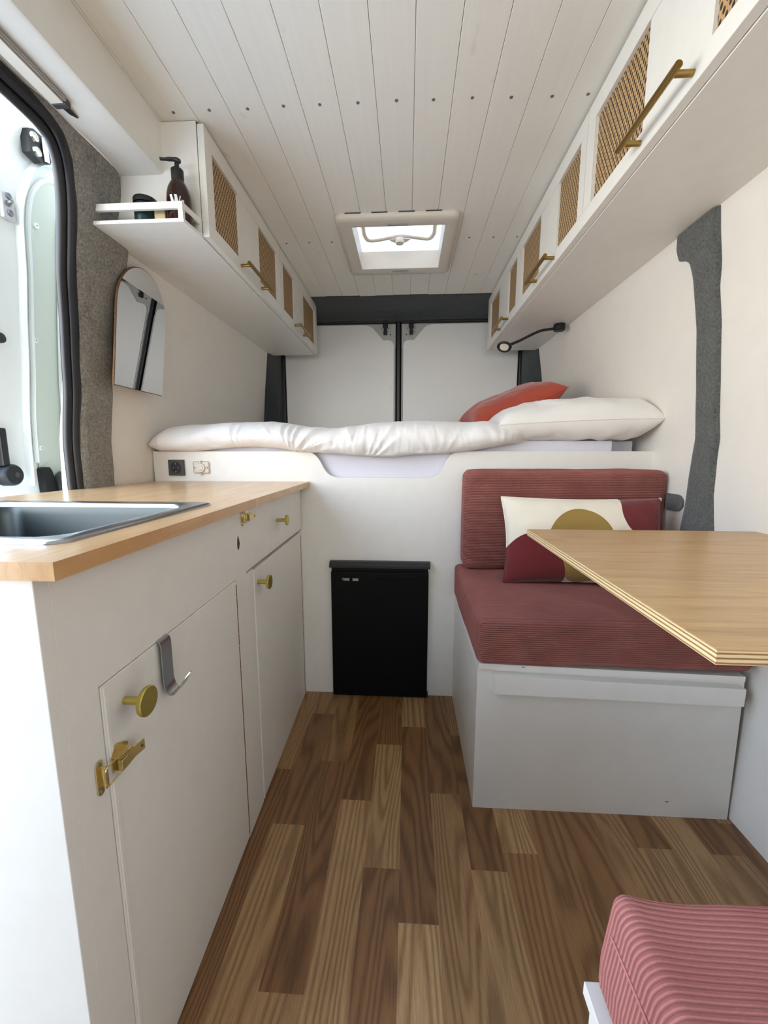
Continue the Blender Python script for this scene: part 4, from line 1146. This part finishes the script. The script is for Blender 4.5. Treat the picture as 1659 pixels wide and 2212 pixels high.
pp = pillow('throw_pillow', .247, .137, .055, M['print'], (.552, 1.278, .687), (radians(73), radians(0), radians(-1.5)), 'patterned cushion with wine red, ochre and cream patches on the far bench', 'pillow', seedv=5, wr=.006, pinch=.06)

# table
r = root('table', (.59, .72, .765), 'oiled plywood table top fixed to the right wall in front of the far bench', 'table')
m = MB(); m.box(.3110, .8710, .3970, 1.0430, .7490, .7638); build('edge_band', m, M['ply'], r)
m = MB(); m.box(.3112, .8708, .3972, 1.0428, .7637, .7650); build('tabletop', m, M['table'], r)
m = MB(); m.box(.836, .8710, .45, .99, .710, .7488, .002); build('wall_rail', m, M['white'], r)

# near bench
r = root('bench_box', (.53, .12, 0), 'white bench box under the near rose cushion at the lower right', 'bench')
m = MB(); m.box(.186, .862, -.28, .336, 0, .408); build('body', m, M['white'], r)
m = MB(); m.box(.1845, .862, -.28, .349, .4105, .4255, .001); build('lid', m, M['white'], r)
def nearcushion():
    x0, x1, y0, y1, z0, z1 = .199, .855, -.28, .352, .4265, .535
    o = cushion('seat_cushion', x0, x1, y0, y1, z0, z1, M['cordlit'], 'large rose corduroy cushion on the near bench, lower right', rad=.018, puff=.002, cuts=70, wav=.004)
    me = o.data
    for v in me.vertices:
        p = v.co
        # top surface: raised back-left corner, dip along the edge
        t = max(0, (p.z-.47)/.06); t = min(1, t)
        cy = max(0, 1-(y1-p.y)/.10); cx = max(0, 1-(p.x-x0)/.07)
        p.z += t*(.014*cx*cx*cy) - t*.012*max(0, 1-abs(p.x-.30)/.25)*cy**.5*0
        # side bulges outward towards the bottom
        s = max(0, 1-(p.x-x0)/.03); p.x -= s*(.006*(1-t)) - s*t*.003
    piping(o, [(x0+.0005-.0030*(1-k/24), y1-.022-k*.02, .507-.0004*k) for k in range(25)], M['cordlit'], .0014)
nearcushion()

# ================================================================== LIGHT
W = bpy.data.worlds.new('World'); S.world = W; W.use_nodes = True; t = W.node_tree; t.nodes.clear()
out = t.nodes.new('ShaderNodeOutputWorld'); bg = t.nodes.new('ShaderNodeBackground'); tc = t.nodes.new('ShaderNodeTexCoord'); sp_ = t.nodes.new('ShaderNodeSeparateXYZ')
rp = t.nodes.new('ShaderNodeValToRGB'); nz = t.nodes.new('ShaderNodeTexNoise'); mx = t.nodes.new('ShaderNodeMix'); mx.data_type = 'RGBA'
e = rp.color_ramp.elements; e[0].position = 0.0; e[0].color = (1.0, .985, .95, 1); e[1].position = .9; e[1].color = (.26, .50, .95, 1)
e2 = e.new(.2); e2.color = (.90, .95, 1.0, 1)
e3 = e.new(.42); e3.color = (.44, .62, .88, 1)
nz.inputs['Scale'].default_value = 3.0; nz.inputs['Detail'].default_value = 4
cr = t.nodes.new('ShaderNodeValToRGB'); cr.color_ramp.elements[0].position = .50; cr.color_ramp.elements[1].position = .72
t.links.new(tc.outputs['Generated'], sp_.inputs[0]); t.links.new(sp_.outputs['Z'], rp.inputs[0]); t.links.new(tc.outputs['Generated'], nz.inputs['Vector'])
t.links.new(nz.outputs['Fac'], cr.inputs[0]); t.links.new(cr.outputs[0], mx.inputs[0]); t.links.new(rp.outputs[0], mx.inputs[6]); mx.inputs[7].default_value = (1, 1, 1, 1)
t.links.new(mx.outputs[2], bg.inputs[0]); bg.inputs['Strength'].default_value = 8.4; t.links.new(bg.outputs[0], out.inputs[0])

def portal(loc, rot, sx, sy):
    l = bpy.data.lights.new('portal', 'AREA'); l.shape = 'RECTANGLE'; l.size = sx; l.size_y = sy; l.cycles.is_portal = True
    o = bpy.data.objects.new('daylight_portal', l); COL.objects.link(o); o.location = loc; o.rotation_euler = rot
portal((-.93, .43, .85), (0, radians(-90), 0), 1.72, 1.42)      # sliding door opening
portal((-.045, -1.74, 1.25), (radians(90), 0, 0), 1.15, .60)     # windscreen
portal((-.042, 1.868, 1.985), (0, 0, 0), .42, .42)                # roof hatch

# ================================================================== CAMERA
F = 870.0; pitch = math.atan(128/F); yaw = math.atan(50.5/math.hypot(F, 128))
fw = Vector((-sin(yaw)*cos(pitch), cos(yaw)*cos(pitch), -sin(pitch))); rt = Vector((cos(yaw), sin(yaw), 0)); up = rt.cross(fw)
cam = bpy.data.cameras.new('camera'); cam.sensor_fit = 'VERTICAL'; cam.sensor_height = 36; cam.lens = 36*F/2212; cam.clip_start = .01
co = bpy.data.objects.new('camera', cam); COL.objects.link(co)
co.matrix_world = Matrix(((rt.x, up.x, -fw.x, 0), (rt.y, up.y, -fw.y, 0), (rt.z, up.z, -fw.z, .96), (0, 0, 0, 1)))
S.camera = co
S.view_settings.view_transform = 'Standard'; S.view_settings.look = 'None'; S.view_settings.gamma = 1; S.view_settings.exposure = 0.04
S.view_settings.use_curve_mapping = False
S.cycles.use_denoising = True
try: S.cycles.denoiser = 'OPENIMAGEDENOISE'
except Exception: pass
S.cycles.max_bounces = 12; S.cycles.diffuse_bounces = 8; S.cycles.glossy_bounces = 4; S.cycles.transparent_max_bounces = 12
S.cycles.sample_clamp_indirect = 8; S.cycles.caustics_reflective = False; S.cycles.caustics_refractive = False
